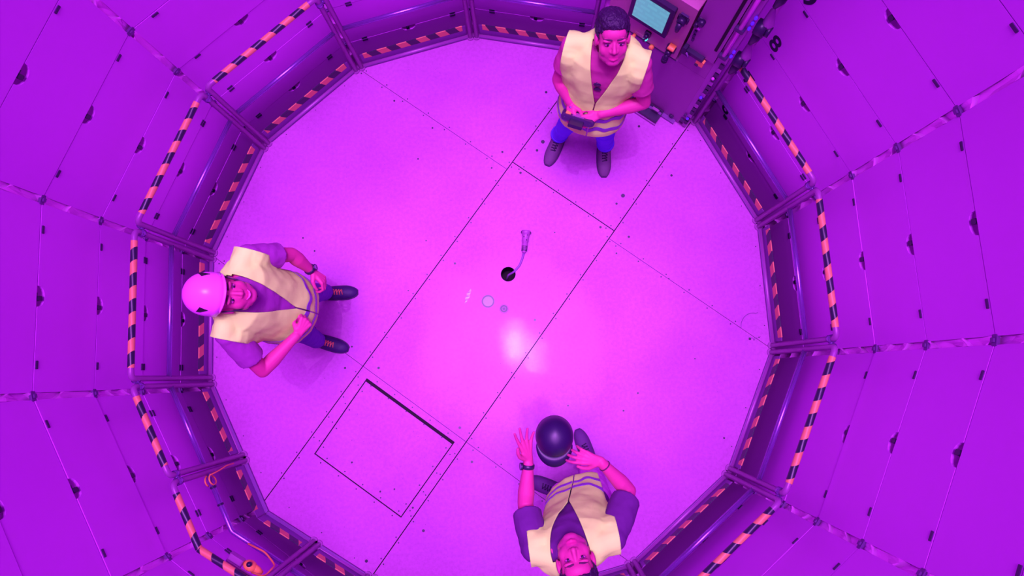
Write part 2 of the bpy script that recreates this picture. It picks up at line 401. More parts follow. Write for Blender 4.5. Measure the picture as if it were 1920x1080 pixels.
# corner strips: twisted foil ribbon in the open joint, with a dark bracket at every row
for k in range(14):
    c = vert(k, RW + 0.004); th = PH + k * STEP; R = Matrix.Rotation(th - PI / 2, 3, 'Z')
    t = tag(thing('trim_%d' % (k + 1), None, None, c, th - PI / 2), kind='structure')
    mb = MB(); vs = []; fs = []; rnd = random.Random(k)
    folds = [-0.5]
    while folds[-1] < 5.2: folds.append(folds[-1] + H * rnd.uniform(.32, .62))
    for z_a, z_b in zip(folds, folds[1:]):          # a crumpled strip: long faces that lean back, short faces that return
        dg_ = rnd.uniform(.06, .20) * rnd.choice((-1, 1)); dep = rnd.uniform(.026, .040)
        for f_, y_ in ((0.0, -.010), (.06, -.012), (.10, -.008 + dep * .9), (.55, -.006 + dep * .55), (.999, -.010)):
            for s_ in (-1, 0, 1): vs.append((s_ * (.021 + .003 * rnd.random()), y_ + (.004 if s_ == 0 else 0), z_a + (z_b - z_a) * f_ + s_ * dg_ * .5 * (1 if 0 < f_ < .99 else 0) * .5))
    nr = len(vs) // 3
    for i in range(nr - 1):
        for s_ in (0, 1): fs.append((i * 3 + s_, i * 3 + s_ + 1, i * 3 + s_ + 4, i * 3 + s_ + 3))
    mb.add(vs, fs); mb.build('foil_ribbon', M['foil'], t)
    mb = MB(); box(mb, (0, 0.022, (ZC - 1.6) / 2), (0.085, 0.006, ZC + 1.6)); mb.build('corner_post', M['foil'], t)
    for i in range(0, 8):
        mb = MB(); bbox(mb, (0, -0.004, 0), (0.062, 0.018, 0.034), 0.006); bbox(mb, (0.0, -0.016, -0.004), (0.026, 0.014, 0.022), 0.005); mb.build('joint_bracket', M['bracket'], t, loc=(0, 0, Z0 + i * H))

# ------------------------------------------------------------------ guard rails
def stripes_tube(mb, a, b, r, period=0.185, phase=0.0, skew=0.018, n=10):
    a, b = Vector(a), Vector(b); d = b - a; L = d.length; d.normalize(); zc = Vector((0, 0, 1)); y = d.cross(zc).normalized()
    def ring(s):
        out = []
        for k in range(n):
            th = 2 * PI * k / n; ss = min(max(s + skew * math.sin(th), 0), L)
            out.append(a + d * ss + zc * (r * math.cos(th)) + y * (r * math.sin(th)))
        return out
    s = -phase * period; cur = 0
    while s < L + skew:
        s2 = s + period / 2
        if s2 > -skew: mb.add(ring(s) + ring(s2), [(k, (k + 1) % n, n + (k + 1) % n, n + k) for k in range(n)], cur)
        cur ^= 1; s = s2
def stripes_flat(mb, a, b, z0, z1, thick, period=0.185, phase=0.0, skew=-0.034):
    a, b = Vector(a), Vector(b); d = b - a; L = d.length; d.normalize(); y = d.cross(Vector((0, 0, 1))).normalized()
    s = -phase * period; cur = 0
    while s < L + abs(skew):
        s2 = s + period / 2; q = []
        for off in (-thick, thick):
            for (ss, zz) in ((s, z0), (s2, z0), (s2 + skew, z1), (s + skew, z1)):
                sc_ = min(max(ss, 0), L); p = a + d * sc_ + y * off; q.append((p.x, p.y, zz))
        if s2 + abs(skew) > 0 and s - abs(skew) < L: mb.add(q, [(0, 1, 2, 3), (7, 6, 5, 4), (3, 2, 6, 7), (0, 4, 5, 1), (0, 3, 7, 4), (1, 2, 6, 5)], cur)
        cur ^= 1; s = s2
RH = 1.14
def guardrail(path, label, tape0=0.5, group='guardrail sections around the platform edge', clamp=True, rfil=0.05):
    """path: plan points; frame tube goes up, along and down; mid rail, toe board and tapes are parts"""
    path = [Vector((p[0], p[1], 0)) for p in path]; base = path[0].lerp(path[-1], 0.5)
    t = thing('guardrail', label, 'guardrail', base, 0, None)
    P = [p - base for p in path]
    up = Vector((0, 0, RH))
    mb = MB(); tube(mb, fillet([P[0]] + [p + up for p in P] + [P[-1]], rfil), 0.021, 10); mb.build('rail_frame', M['steel'], t, True)
    for e in (P[0], P[-1]):
        mb = MB(); cyl(mb, Vector((0, 0, 0.0)), Vector((0, 0, 0.012)), 0.036, 14); mb.build('post_foot', M['steel'], t, loc=e)
    Z = Vector((0, 0, 0.665)); mb = MB(); tube(mb, fillet([p + Z for p in P], 0.06), 0.019, 10); mb.build('mid_rail', M['bright'], t, True)
    for i in range(len(P) - 1):
        a, b = P[i], P[i + 1]; d = (b - a).normalized(); y = d.cross(Vector((0, 0, 1)))
        if y.dot(a + base) > 0: y = -y
        out = -y * 0.018
        a0 = a + d * (0.03 if i == 0 else 0.0) + out; b0 = b - d * (0.03 if i == len(P) - 2 else 0.0) + out
        mb = MB(); R = Matrix.Rotation(math.atan2(d.y, d.x), 3, 'Z'); L = (b0 - a0).length; m_ = (a0 + b0) / 2
        box(mb, m_ + Vector((0, 0, 0.098)), (L, 0.005, 0.17), 0, R)
        box(mb, m_ + Vector((0, 0, 0.014)) - out * .9, (L, 0.03, 0.02), 0, R)
        mb.build('toe_board', M['toe'], t)
        # viewed from inside, every stripe leans the same way: build them right-to-left as seen from the floor
        if d.cross(Vector((0, 0, 1))).dot((a + b) / 2 + base) < 0: s0, s1 = a, b
        else: s0, s1 = b, a
        q0 = s0 + (s1 - s0).normalized() * 0.06; q1 = s1 - (s1 - s0).normalized() * 0.06
        mb = MB(); stripes_flat(mb, q0 + out * 1.0, q1 + out * 1.0, 0.115, 0.190, 0.0042, phase=tape0)
        tag(mb.build('floor_tape', [M['orange'], M['tape_black']], t), 'orange and black hazard tape along the toe board')
        lo = 0.075 if i == 0 else 0.0; hi = 0.075 if i == len(P) - 2 else 0.0
        if s0 is a: lo, hi = lo, hi
        else: lo, hi = hi, lo
        q0 = s0 + (s1 - s0).normalized() * lo; q1 = s1 - (s1 - s0).normalized() * hi
        mb = MB(); stripes_tube(mb, q0 + up, q1 + up, 0.0235, phase=tape0 + .2)
        tag(mb.build('top_tape', [M['orange'], M['tape_black']], t, True), 'orange and black hazard tape wrapped round the top rail')
    if clamp:
        e = P[0] + up * 0.93; c = MB(); d = (P[1] - P[0]).normalized()
        e2 = e - d * 0.055
        cyl(c, e + Vector((0, 0, -.02)), e + Vector((0, 0, .02)), 0.030, 12); tube(c, [e, e2], 0.014, 8); cyl(c, e2 + Vector((0, 0, -.02)), e2 + Vector((0, 0, .02)), 0.026, 12)
        c.build('clamp', M['bright'], t, True)
    return t
RR = RF + 0.014
def facet_path(k, a=0.030, b=0.030):
    p, q = vert(k, RR), vert(k + 1, RR); d = (q - p).normalized(); return [p + d * a, q - d * b]
guardrail(facet_path(B_, .03, .03), 'guardrail section along the top, left of the topmost corner behind the bare floor', .1)
guardrail(facet_path(A), 'guardrail section at upper left, second one left of the topmost corner', .3)
guardrail(facet_path(K_), 'guardrail section at upper left, just above the man in the white helmet', .2)
guardrail(facet_path(L_), 'guardrail section directly behind the white-helmeted man', .25)
NP = Vector((-1.850, -1.788, 0))
mdir = (NP - vert(M_, RR)).normalized(); pdir = (vert(P_, RR) - NP).normalized()
g0 = vert(M_, RR); g1 = g0 + mdir * 0.70; g2 = g0 + mdir * 0.752; h1 = NP + pdir * 0.465; h2 = NP + pdir * 0.515
guardrail([g0 + mdir * .03, g1], 'short guardrail section at lower left, between the white-helmeted man and the bent section', .3)
guardrail([g2, NP, h1], 'bent guardrail section at lower left that turns the corner, with orange cable beside it', .3)
guardrail([h2, vert(P_, RR) - pdir * .03], 'short guardrail section at the bottom left edge, below the bent section', .3)
guardrail(facet_path(P_), 'guardrail section below the bottom edge, left of the man holding the black helmet', .3)
guardrail(facet_path(Q_), 'guardrail section at the bottom edge behind the man holding the black helmet', .3)
guardrail(facet_path(G_), 'guardrail section at lower right, right of the man holding the black helmet', .55)
guardrail(facet_path(F_), 'guardrail section on the right side, below the rightmost corner', .1)
guardrail(facet_path(E_), 'guardrail section on the right side, above the rightmost corner', .25)
guardrail(facet_path(D_, .03, .03), 'guardrail section at upper right, under the black wall numbers beside the mast', .3)
guardrail(facet_path(X_, .03, .03), 'guardrail section along the top, between the console and the topmost corner', .15)


# ------------------------------------------------------------------ control console in the gap of the rail
pC, pX = vert(C_, RF), vert(X_, RF); uu = (pX - pC).normalized(); nn = Vector((-uu.y, uu.x, 0))
if nn.dot(pC) > 0: nn = -nn
CON_RZ = math.atan2(-uu.y, -uu.x)           # local x runs to the right as seen from the room, local -y faces the room
def con_pt(u, n, z): return pC + uu * u + nn * n + Vector((0, 0, z))
ORG = con_pt(0.55, 0.0, 0)
def cl(u, z, n=0.094): return Vector((0.55 - u, -n, z))      # local coordinates of a point on the console
con = thing('control_console', 'grey sheet metal control console with a lit screen behind the dark-haired man', 'control console', ORG, CON_RZ)
W0, W1 = 0.087, 1.0; cx = 0.55 - (W0 + W1) / 2; cwid = W1 - W0
mb = MB(); bbox(mb, (cx, 0.02, 0.435), (cwid, 0.228, 0.86), 0.004); mb.build('lower_cabinet', M['console'], con)
mb = MB(); bbox(mb, (0.55 - 0.68, 0.02, 1.205), (0.64, 0.236, 0.66), 0.006); tag(mb.build('upper_cabinet', M['console_light'], con), 'lighter upper cabinet that carries the screen')
mb = MB(); box(mb, (0.55 - 0.675, -0.098, 0.868), (0.65, 0.006, 0.008)); mb.build('cabinet_joint', M['dark'], con)
mb = MB(); box(mb, (cx + .02, -0.112, 0.012), (cwid - 0.1, 0.04, 0.024)); mb.build('plinth', M['toe'], con)
mb = MB(); bbox(mb, (0.55 - 0.214, 0.02, 0.985), (0.252, 0.228, 0.236), 0.004); mb.build('side_cabinet', M['console'], con)
# monitor
mon_c = Vector((0.55 - 0.66, -0.118, 1.275))
mb = MB(); bbox(mb, mon_c, (0.33, 0.036, 0.345), 0.010); mo = mb.build('monitor', M['black'], con)
mb = MB(); box(mb, (0, 0, 0), (0.262, 0.004, 0.262)); tag(mb.build('monitor_screen', M['screen'], mo, loc=mon_c + Vector((0.0, -0.0195, -0.0))), 'lit pale cyan screen')
def con_part(name, u, z, fn, material, label=None, n=0.094, smooth=True):
    mb = MB(); fn(mb); o = mb.build(name, material, con, smooth, loc=cl(u, z, n)); 
    if label: o['label'] = label
    return o
def socket_plug(mb):                          # a large round connector with hoses under it
    cyl(mb, (0, 0, 0.0), (0, -0.03, 0), 0.034, 16); cyl(mb, (0, -0.03, 0), (0, -0.06, -0.02), 0.026, 14)
    tube(mb, [(0, -0.05, -0.01), (0.0, -0.075, -0.04), (0.0, -0.07, -0.085)], [0.022, 0.02, 0.017], 12)
    for k in range(3): cyl(mb, (0, -0.075, -0.05 - k * .014), (0, -0.075, -0.055 - k * .014), 0.026, 12)
con_part('rotary_switch', 0.635, 0.985, lambda m: (bbox(m, (0, -0.012, 0), (0.05, 0.024, 0.06), .008), cyl(m, (0, -.024, 0), (0, -.05, 0), .018, 12), bbox(m, (0, -.06, -.005), (.014, .02, .045), .004)), M['black'], 'black rotary switch under the screen')
con_part('lit_button', 0.640, 0.915, lambda m: (cyl(m, (0, 0, 0), (0, -.016, 0), .017, 16), ell(m, (0, -.016, 0), (.014, .008, .014))), M['green_led'], 'glowing turquoise push button', 0.100)
con_part('emergency_button', 0.735, 0.87, lambda m: (cyl(m, (0, 0, 0), (0, -.03, 0), .014, 14), ell(m, (0, -.034, 0), (.026, .014, .026))), M['orange_plastic'], 'orange mushroom push button', 0.100)
con_part('key_switch', 0.571, 0.865, lambda m: (cyl(m, (0, 0, 0), (0, -.018, 0), .020, 14), ell(m, (0, -.02, 0), (.02, .01, .02))), M['orange_plastic'], 'round orange indicator', 0.100)
con_part('name_plate', 0.69, 0.905, lambda m: box(m, (0, 0, 0), (.10, .004, .03)), M['console_light'], None, 0.1, False)
con_part('socket_connector', 0.425, 0.985, lambda m: (bbox(m, (0, -0.01, 0), (0.075, 0.02, 0.075), .01), socket_plug(m)), M['black'], 'black socket with plugged-in cable below the screen')
con_part('socket_cover', 0.420, 1.035, lambda m: (bbox(m, (0, -0.03, 0), (0.055, 0.05, 0.02), .006)), M['orange_plastic'], 'orange flap over the socket')
con_part('side_connector', 0.432, 1.38, lambda m: (bbox(m, (0, -0.01, 0), (0.085, 0.02, 0.05), .008), cyl(m, (0, -.02, .01), (0, -.055, .0), .032, 14), tube(m, [(0, -.05, 0), (.0, -.07, -.04), (.0, -.06, -.08)], [.024, .02, .016], 10)), M['black'], 'black connector right of the screen')
for k in range(5):
    con_part('connector_rib', 0.432, 1.43 - k * 0.012, lambda m: box(m, (0, -.012, 0), (.06, .018, .005)), M['dark'], None, .094, False)
con_part('corner_bolt', 0.17, 0.062, lambda m: bbox(m, (0, -.006, 0), (.04, .012, .026), .004), M['black'])
tube_c = MB(); tube(tube_c, [cl(0.96, 1.3, .10), cl(0.985, 1.36, .13), cl(1.0, 1.46, .12), cl(1.0, 1.54, .08)], 0.009, 8); tube_c.build('cable_loop', M['black'], con, True)

# black tray with two lids on the floor in front of the console
tr = thing('floor_tray', 'black open tray with two grey lids on the floor against the console', 'tray', con_pt(0.46, 0.165, 0), CON_RZ)
mb = MB(); R0 = Matrix.Identity(3)
box(mb, (0, 0, 0.004), (0.42, 0.125, 0.008)); box(mb, (0, -.06, .03), (.42, .006, .06)); box(mb, (0, .06, .03), (.42, .006, .06)); box(mb, (-.207, 0, .03), (.006, .12, .06)); box(mb, (.207, 0, .03), (.006, .12, .06))
mb.build('tray_body', M['black'], tr)
for x in (-.07, .035, .14):
    mb = MB(); bbox(mb, (x, .035, .064), (.07, .026, .008), .003); mb.build('tray_lid', M['console'], tr)
mb = MB(); box(mb, (0, -.068, .012), (.43, .012, .024)); mb.build('tray_edge', M['steel'], tr)

# drive mast beside the console
mast = thing('drive_mast', 'tall grey drive mast with long black slot between the console and the black wall numbers', 'mast', con_pt(0.17, 0.0, 0), CON_RZ)
def ml(u, z, n=0.094): return Vector((0.17 - u, -n, z))
mb = MB(); bbox(mb, (0.17 - 0.215, -0.03, 2.05), (0.245, 0.16, 1.86), 0.006); mb.build('mast_column', M['console'], mast)
mb = MB(); bbox(mb, (0.17 - 0.05, 0.02, 1.5), (0.075, 0.22, 2.9), 0.006); mb.build('mast_channel', M['steel'], mast)
mb = MB(); bbox(mb, ml(0.125, 1.85, .112), (0.022, 0.006, 1.15), 0.006); tag(mb.build('slot', M['hole'], mast), 'long black slot')
mb = MB(); cyl(mb, ml(0.058, 1.25, .112), ml(0.058, 2.7, .112), 0.016, 14); tag(mb.build('guide_tube', M['pink_glass'], mast, True), 'glossy white guide tube')
for z in (1.27, 1.62, 2.0):
    mb = MB(); bbox(mb, ml(0.06, z, .114), (0.07, 0.03, 0.035), .008); mb.build('tube_clamp', M['dark'], mast)
for z in (1.30, 1.36, 1.66, 1.72, 1.78):
    mb = MB(); ell(mb, ml(0.012, z, .10), (.011, .011, .018)); tag(mb.build('blue_lamp', M['blue_led'], mast, True), 'small glowing blue connector')
for z in (1.27, 1.68, 2.1):
    mb = MB(); cyl(mb, ml(-0.015, z, .07), ml(-0.085, z + .01, .07), 0.052, 18); cyl(mb, ml(-0.085, z + .01, .07), ml(-0.115, z + .01, .07), 0.036, 18)
    tube(mb, [ml(-.05, z - .03, .07), ml(-.055, z - .09, .085), ml(-.045, z - .15, .10)], [.034, .03, .014], 12)
    tag(mb.build('guide_roller', M['black'], mast, True), 'black guide roller beside the glossy tube')
    mb = MB(); capsule(mb, [ml(-0.07, z + .05, .05), ml(-0.05, z + .14, .03)], [.04, .02], 12); mb.build('roller_cap', M['steel'], mast, True)
mb = MB(); bbox(mb, ml(0.315, 1.47, .10), (.05, .04, .075), .01); cyl(mb, ml(0.30, 1.50, .12), ml(.30, 1.50, .155), .024, 12); cyl(mb, ml(.325, 1.45, .12), ml(.325, 1.45, .15), .018, 12)
mb.build('valve_block', M['black'], mast, True)
mb = MB(); bbox(mb, ml(0.31, 1.405, .115), (.036, .02, .022), .004); tag(mb.build('valve_label', M['cup'], mast), 'white valve label')
for k, z in enumerate((1.345, 1.30, 1.25)):
    mb = MB(); bbox(mb, ml(0.315 - k * .004, z, .114), (.020, .012, .030), .004); mb.build('mast_screw', M['dark'], mast)
mb = MB(); bbox(mb, ml(0.25, 1.125, .115), (.17, .06, .035), .006); bbox(mb, ml(.325, 1.13, .12), (.035, .07, .075), .006); mb.build('cable_entry', M['black'], mast)
mb = MB(); tube(mb, [ml(.30, 1.13, .15), ml(.27, 1.10, .16), ml(.31, 1.06, .13), ml(.33, 1.02, .10)], .005, 6); mb.build('thin_cable', M['wire'], mast, True)
mb = MB(); bbox(mb, ml(0.178, 1.075, .125), (.062, .03, .062), .006); o = tag(mb.build('warning_tag', M['orange_plastic'], mast), 'orange warning tag')
mb = MB(); bbox(mb, ml(0.195, 1.048, .144), (.028, .008, .020), .003); mb.build('tag_clip', M['black'], mast)
rnd = random.Random(4)
for i in range(17):                         # drag chain climbing along the corner
    z = 0.04 + i * 0.068; mb = MB(); bbox(mb, ml(0.030, z, .085), (.034, .030, .05), .006)
    mb.build('chain_link', M['black'] if i % 3 else M['steel'], mast)
for z in (0.2, 0.62, 0.95):
    mb = MB(); ell(mb, ml(0.035, z, .108), (.013, .01, .018)); tag(mb.build('blue_lamp', M['blue_led'] if z < .9 else M['cup'], mast, True), 'small glowing connector')
for z, s_ in ((.11, .045), (.22, .03)):
    mb = MB(); bbox(mb, ml(0.068, z, .104), (s_ * .8, .012, s_), .004); mb.build('junction_box', M['dark'], mast)

# ------------------------------------------------------------------ fittings on the bare floor
pc = thing('floor_socket_cable', 'grey cable with ribbed grey plug coming out of the round floor hole', 'cable', (0.185, 0.245, 0))
mb = MB(); tube(mb, fillet([(-.03, -.05, -.20), (0.0, 0.0, -0.05), (0.052, 0.02, 0.004), (.10, .075, .012), (.125, .135, .014), (.140, .19, .022)], .05, 6), .0095, 10); mb.build('cable', M['wire'], pc, True)
pd_ = Vector((.02, .194, 0)).normalized(); p0 = Vector((.140, .185, .032))
prof = [(0, .016), (.01, .022), (.03, .023), (.035, .026), (.06, .026), (.065, .031), (.10, .032), (.105, .037), (.15, .039), (.17, .044), (.175, .050), (.195, .050), (.2, .046)]
mb = MB(); tube(mb, [p0 + pd_ * a + Vector((0, 0, .012 * a / .2)) for a, r in prof], [r * .8 for a, r in prof], 18); mb.build('plug_body', M['plug'], pc, True)
for a in (.018, .030, .042, .054, .066):
    mb = MB(); tube(mb, [p0 + pd_ * a, p0 + pd_ * (a + .005)], .0265, 18); mb.build('plug_rib', M['dark'], pc, True)
for a, s_ in ((.11, .012), (.14, -.014), (.155, .016)):
    mb = MB(); q = p0 + pd_ * a + Vector((s_, 0, .036)); ell(mb, q, (.006, .006, .004)); mb.build('plug_screw', M['dark'], pc, True)
mb = MB(); tube(mb, [p0 + pd_ * .178, p0 + pd_ * .19], .046, 20); tag(mb.build('plug_collar', M['dark'], pc, True), 'dark collar at the wide end')
def ring(mb, r0, r1, z0, z1, n=28):
    vs = []; 
    for r, z in ((r0, z0), (r1, z0), (r1, z1), (r0, z1)):
        for k in range(n): vs.append((r * math.cos(2 * PI * k / n), r * math.sin(2 * PI * k / n), z))
    mb.add(vs, [(j * n + k, j * n + (k + 1) % n, ((j + 1) % 4) * n + (k + 1) % n, ((j + 1) % 4) * n + k) for j in range(4) for k in range(n)])
s = thing('floor_socket', 'larger round floor socket with black rim and pale lid', 'socket', (0.007, 0.003, 0))
mb = MB(); ring(mb, .044, .056, -.03, .003); mb.build('rim', M['black'], s)
mb = MB(); cyl(mb, (0, 0, -.02), (0, 0, -.004), .0445, 28); mb.build('lid', M['cap_light'], s)
s = thing('floor_socket', 'smaller round grey floor socket, right of the larger black-rimmed one', 'socket', (0.148, -0.063, 0))
mb = MB(); ring(mb, .032, .0425, -.03, .005, 24); mb.build('rim', M['plug'], s)
mb = MB(); cyl(mb, (0, 0, -.02), (0, 0, -.003), .0325, 8); mb.build('lid', M['dark'], s)
mb = MB(); ring(mb, .014, .019, -.003, .001, 8); mb.build('lid_ring', M['plug'], s)
mb = MB(); zz = []
for i in range(9):
    t_ = i / 8; x = -.173 - .022 + t_ * .05; y = .051 - .065 + t_ * .13; w_ = .013 * math.sin(PI * min(max(t_, .06), .94)) + .002; wv = .004 * math.sin(i * 2.1)
    zz += [(x - w_ + wv, y + w_ * .4, .002 + .002 * (i % 2)), (x + w_ + wv, y - w_ * .4, .003)]
mb.add(zz + [(a, b, c - .0015) for a, b, c in zz], [(2 * i, 2 * i + 1, 2 * i + 3, 2 * i + 2) for i in range(8)] + [(18 + 2 * i, 18 + 2 * i + 2, 18 + 2 * i + 3, 18 + 2 * i + 1) for i in range(8)] + [(2 * i, 2 * i + 2, 18 + 2 * i + 2, 18 + 2 * i) for i in range(8)] + [(2 * i + 1, 18 + 2 * i + 1, 18 + 2 * i + 3, 2 * i + 3) for i in range(8)])
tag(mb.build('tape_strip', M['clear']), 'narrow scuffed strip of tape on the floor left of the round sockets', 'tape')
mb = MB(); pts = [(2.36 + .0, -.10, .006)]
for i in range(15):
    a = math.radians(75 + i * 15); pts.append((2.335 + .105 * math.cos(a) - .02, -.215 + .11 * math.sin(a), .006 + .012 * math.sin(i * .5)))
tube(mb, pts, .0022, 6); tag(mb.build('wire_loop', M['wire'], None, True), 'thin loose wire loop on the floor by the rightmost corner', 'wire')

# ------------------------------------------------------------------ orange cable, limit switch on the bent rail section
gp = g2
mb = MB(); a = Vector((gp.x, gp.y, 0)) + mdir * .02
c_ = a + mdir * .045 + Vector((.012, .006, .66)); inw = Vector((.012, .006, 0))
pts = [a - mdir * .02 + Vector((.03, .015, .30)), a - mdir * .02 + Vector((.03, .015, .42)), a + Vector((.03, .015, .56)), a + mdir * .01 + Vector((.03, .015, .68))]
pts += [c_ + mdir * (.042 * math.cos(t)) + Vector((0, 0, .06 * math.sin(t))) + inw * (.4 * t) for t in [math.radians(150 - 24 * i) for i in range(21)]]
tube(mb, pts, .0055, 8)
tag(mb.build('orange_cable_loop', M['orange_plastic'], None, True), 'thin orange cable looped over the post of the bent rail section', 'cable')
for t_, lbl in ((.12, 'upper'), (.31, 'middle')):
    pass
q = Vector((h1.x, h1.y, 0)); ins = -NP.normalized()
mb = MB(); tube(mb, fillet([NP + pdir * .16 + Vector((0, 0, .69)), NP + pdir * .30 + Vector((.02, .02, .72)), q + Vector((.0, .0, .74)) - pdir * .04, q + Vector((.02, .02, .86)) - pdir * .03, q + Vector((0, 0, .98)) - pdir * .02, NP + pdir * .36 + Vector((0, 0, 1.02))], .14, 8), .0065, 8)
tag(mb.build('orange_supply_cable', M['orange_plastic'], None, True), 'orange cable running along the mid rail to the orange switch', 'cable')
sw = thing('limit_switch', 'orange rounded switch with black knob at the lower end of the bent rail section', 'switch', NP + pdir * .33 + Vector((.02, .03, 0)), math.atan2(pdir.y, pdir.x))
mb = MB(); ell(mb, (0, 0, 1.03), (.05, .035, .045)); tube(mb, [(0, 0, 1.03), (.06, 0, 1.02), (.09, -.01, 1.0)], [.03, .022, .012], 12); mb.build('switch_housing', M['orange_plastic'], sw, True)
mb = MB(); cyl(mb, (0.0, 0.02, 1.06), (0.0, .03, 1.09), .017, 14); mb.build('knob', M['black'], sw, True)
mb = MB(); bbox(mb, (-.10, -.01, 1.05), (.11, .06, .05), .012); tag(mb.build('gear_housing', M['steel'], sw), 'grey gear housing beside the orange part')
mb = MB(); cyl(mb, (-.10, -.045, 1.05), (-.10, -.06, 1.05), .03, 14); mb.build('gear_cap', M['dark'], sw)
mb = MB(); box(mb, (-.02, -.03, 1.09), (.24, .02, .012)); mb.build('switch_bracket', M['steel'], sw)
for j, t_ in enumerate((.10, .24)):
    c_ = g2 + mdir * (t_ + .02) + Vector((0, 0, .665)); mb = MB(); tube(mb, [c_ - mdir * .007, c_ + mdir * .007], .0235, 12)
    tag(mb.build('cable_tie', M['black'], None, True), 'black cable tie round the mid rail of the bent section, ' + ('nearer its upper post' if j == 0 else 'midway to the corner'), 'cable tie')

# ------------------------------------------------------------------ people
def cloth(name, col, bump=0.35, rough=0.85, bscale=14, var=0.12):
    m = mat(name, col, rough, var=var, scale=9, bump=bump, bscale=bscale, spec=0.2); return m
M['vest'] = cloth('fluorescent_vest', (0.74, 9.6, 0.235), 0.3, 0.9, 11, 0.05)
M['band'] = mat('reflective_band', (0.22, 0.45, 0.46), 0.4, metal=0.0, var=0.35, scale=22)
M['band_shiny'] = mat('reflective_band_bright', (0.42, 3.0, 0.85), 0.3, metal=0.3, var=0.5, scale=40)
M['shirt1'] = cloth('plum_shirt', (0.50, 0.35, 0.26)); M['shirt2'] = cloth('violet_shirt', (0.34, 0.3, 0.36)); M['shirt3'] = cloth('navy_shirt', (0.13, 0.15, 0.19))
M['jeans1'] = cloth('blue_jeans', (0.14, 0.30, 0.80), 0.5); M['jeans2'] = cloth('dark_trousers', (0.15, 0.2, 0.38), 0.5); M['jeans3'] = cloth('pale_trousers', (0.72, 1.0, 0.72), 0.4)
M['shoe1'] = mat('grey_shoe', (0.15, 0.35, 0.17), 0.7, var=.2, bump=.2); M['shoe2'] = mat('black_shoe', (0.03, 0.04, 0.10), 0.6, var=.2, bump=.2); M['shoe3'] = mat('dark_shoe', (0.11, 0.16, 0.18), 0.7, var=.2)
M['sole'] = mat('dark_sole', (0.05, 0.08, 0.10), 0.7); M['lace_dark'] = mat('dark_laces', (0.02, 0.02, 0.05), 0.8); M['lace_orange'] = mat('orange_laces', (0.80, 1.6, 0.14), 0.7)
M['hair'] = mat('dark_hair', (0.030, 0.03, 0.055), 0.55, var=.4, scale=60, bump=.8, bscale=90); M['brow'] = mat('brow_hair', (0.10, 0.03, 0.07), 0.8)
M['helmet_white'] = mat('white_helmet_shell', (0.95, 1.0, 0.86), 0.3, spec=0.5); M['cap_black'] = mat('black_cap_shell', (0.014, 0.02, 0.05), 0.45, spec=.5)
M['eye_white'] = mat('eye_white', (0.50, 0.28, 0.36), 0.4); M['iris'] = mat('dark_iris', (0.03, 0.02, 0.04), 0.25); M['lip'] = mat('lips', (0.50, 0.10, 0.20), 0.5); M['teeth'] = mat('teeth', (0.75, 0.6, 0.6), 0.4)
def skin_material():
    m = bpy.data.materials.new('skin'); m.use_nodes = True; nt = m.node_tree; N = nt.nodes; L = nt.links; b = N['Principled BSDF']
    at = N.new('ShaderNodeVertexColor'); at.layer_name = 'beard'; sep = N.new('ShaderNodeSeparateColor'); L.new(at.outputs[0], sep.inputs[0])
    tc = N.new('ShaderNodeTexCoord'); n = N.new('ShaderNodeTexNoise'); n.inputs['Scale'].default_value = 14; L.new(tc.outputs['Object'], n.inputs['Vector'])
    mx = N.new('ShaderNodeMix'); mx.data_type = 'RGBA'; mx.inputs[6].default_value = (0.59, 0.055, 0.25, 1); mx.inputs[7].default_value = (0.52, 0.046, 0.21, 1); L.new(n.outputs['Fac'], mx.inputs[0])
    m2 = N.new('ShaderNodeMix'); m2.data_type = 'RGBA'; L.new(mx.outputs[2], m2.inputs[6]); m2.inputs[7].default_value = (0.34, 0.02, 0.20, 1); L.new(sep.outputs[0], m2.inputs[0])
    m3 = N.new('ShaderNodeMix'); m3.data_type = 'RGBA'; L.new(m2.outputs[2], m3.inputs[6]); m3.inputs[7].default_value = (0.66, 0.02, 0.24, 1); L.new(sep.outputs[1], m3.inputs[0])
    L.new(m3.outputs[2], b.inputs['Base Color']); b.inputs['Roughness'].default_value = 0.55; b.inputs['Specular IOR Level'].default_value = 0.3
    return m
M['skin'] = skin_material()

def fuse(mb, voxel, smooth=2):
    """one continuous closed surface out of overlapping closed shapes"""
    me = mb.mesh('tmp', [M['skin']]); o = bpy.data.objects.new('tmp', me); COL.objects.link(o)
    r = o.modifiers.new('r', 'REMESH'); r.mode = 'VOXEL'; r.voxel_size = voxel; r.use_smooth_shade = True
    if smooth:
        sm = o.modifiers.new('s', 'SMOOTH'); sm.factor = 0.5; sm.iterations = smooth
    dg = bpy.context.evaluated_depsgraph_get(); out = bpy.data.meshes.new_from_object(o.evaluated_get(dg))
    bpy.data.objects.remove(o); bpy.data.meshes.remove(me); return out
def finish(me, name, material, parent, solid=0.0):
    me.name = name; me.materials.clear(); me.materials.append(material)
    me.polygons.foreach_set('use_smooth', [True] * len(me.polygons)); me.polygons.foreach_set('material_index', [0] * len(me.polygons))
    o = link(name, me, parent)
    if solid: md = o.modifiers.new('solid', 'SOLIDIFY'); md.thickness = solid; md.offset = -1
    return o
def push(me, fn):
    """move every vertex along its normal by fn(position)"""
    n = len(me.vertices); co = [0.0] * (3 * n); no = [0.0] * (3 * n)
    me.vertices.foreach_get('co', co); me.vertex_normals.foreach_get('vector', no)
    for i in range(n):
        d = fn(Vector(co[3 * i:3 * i + 3]))
        for k in range(3): co[3 * i + k] += no[3 * i + k] * d
    me.vertices.foreach_set('co', co); me.update()
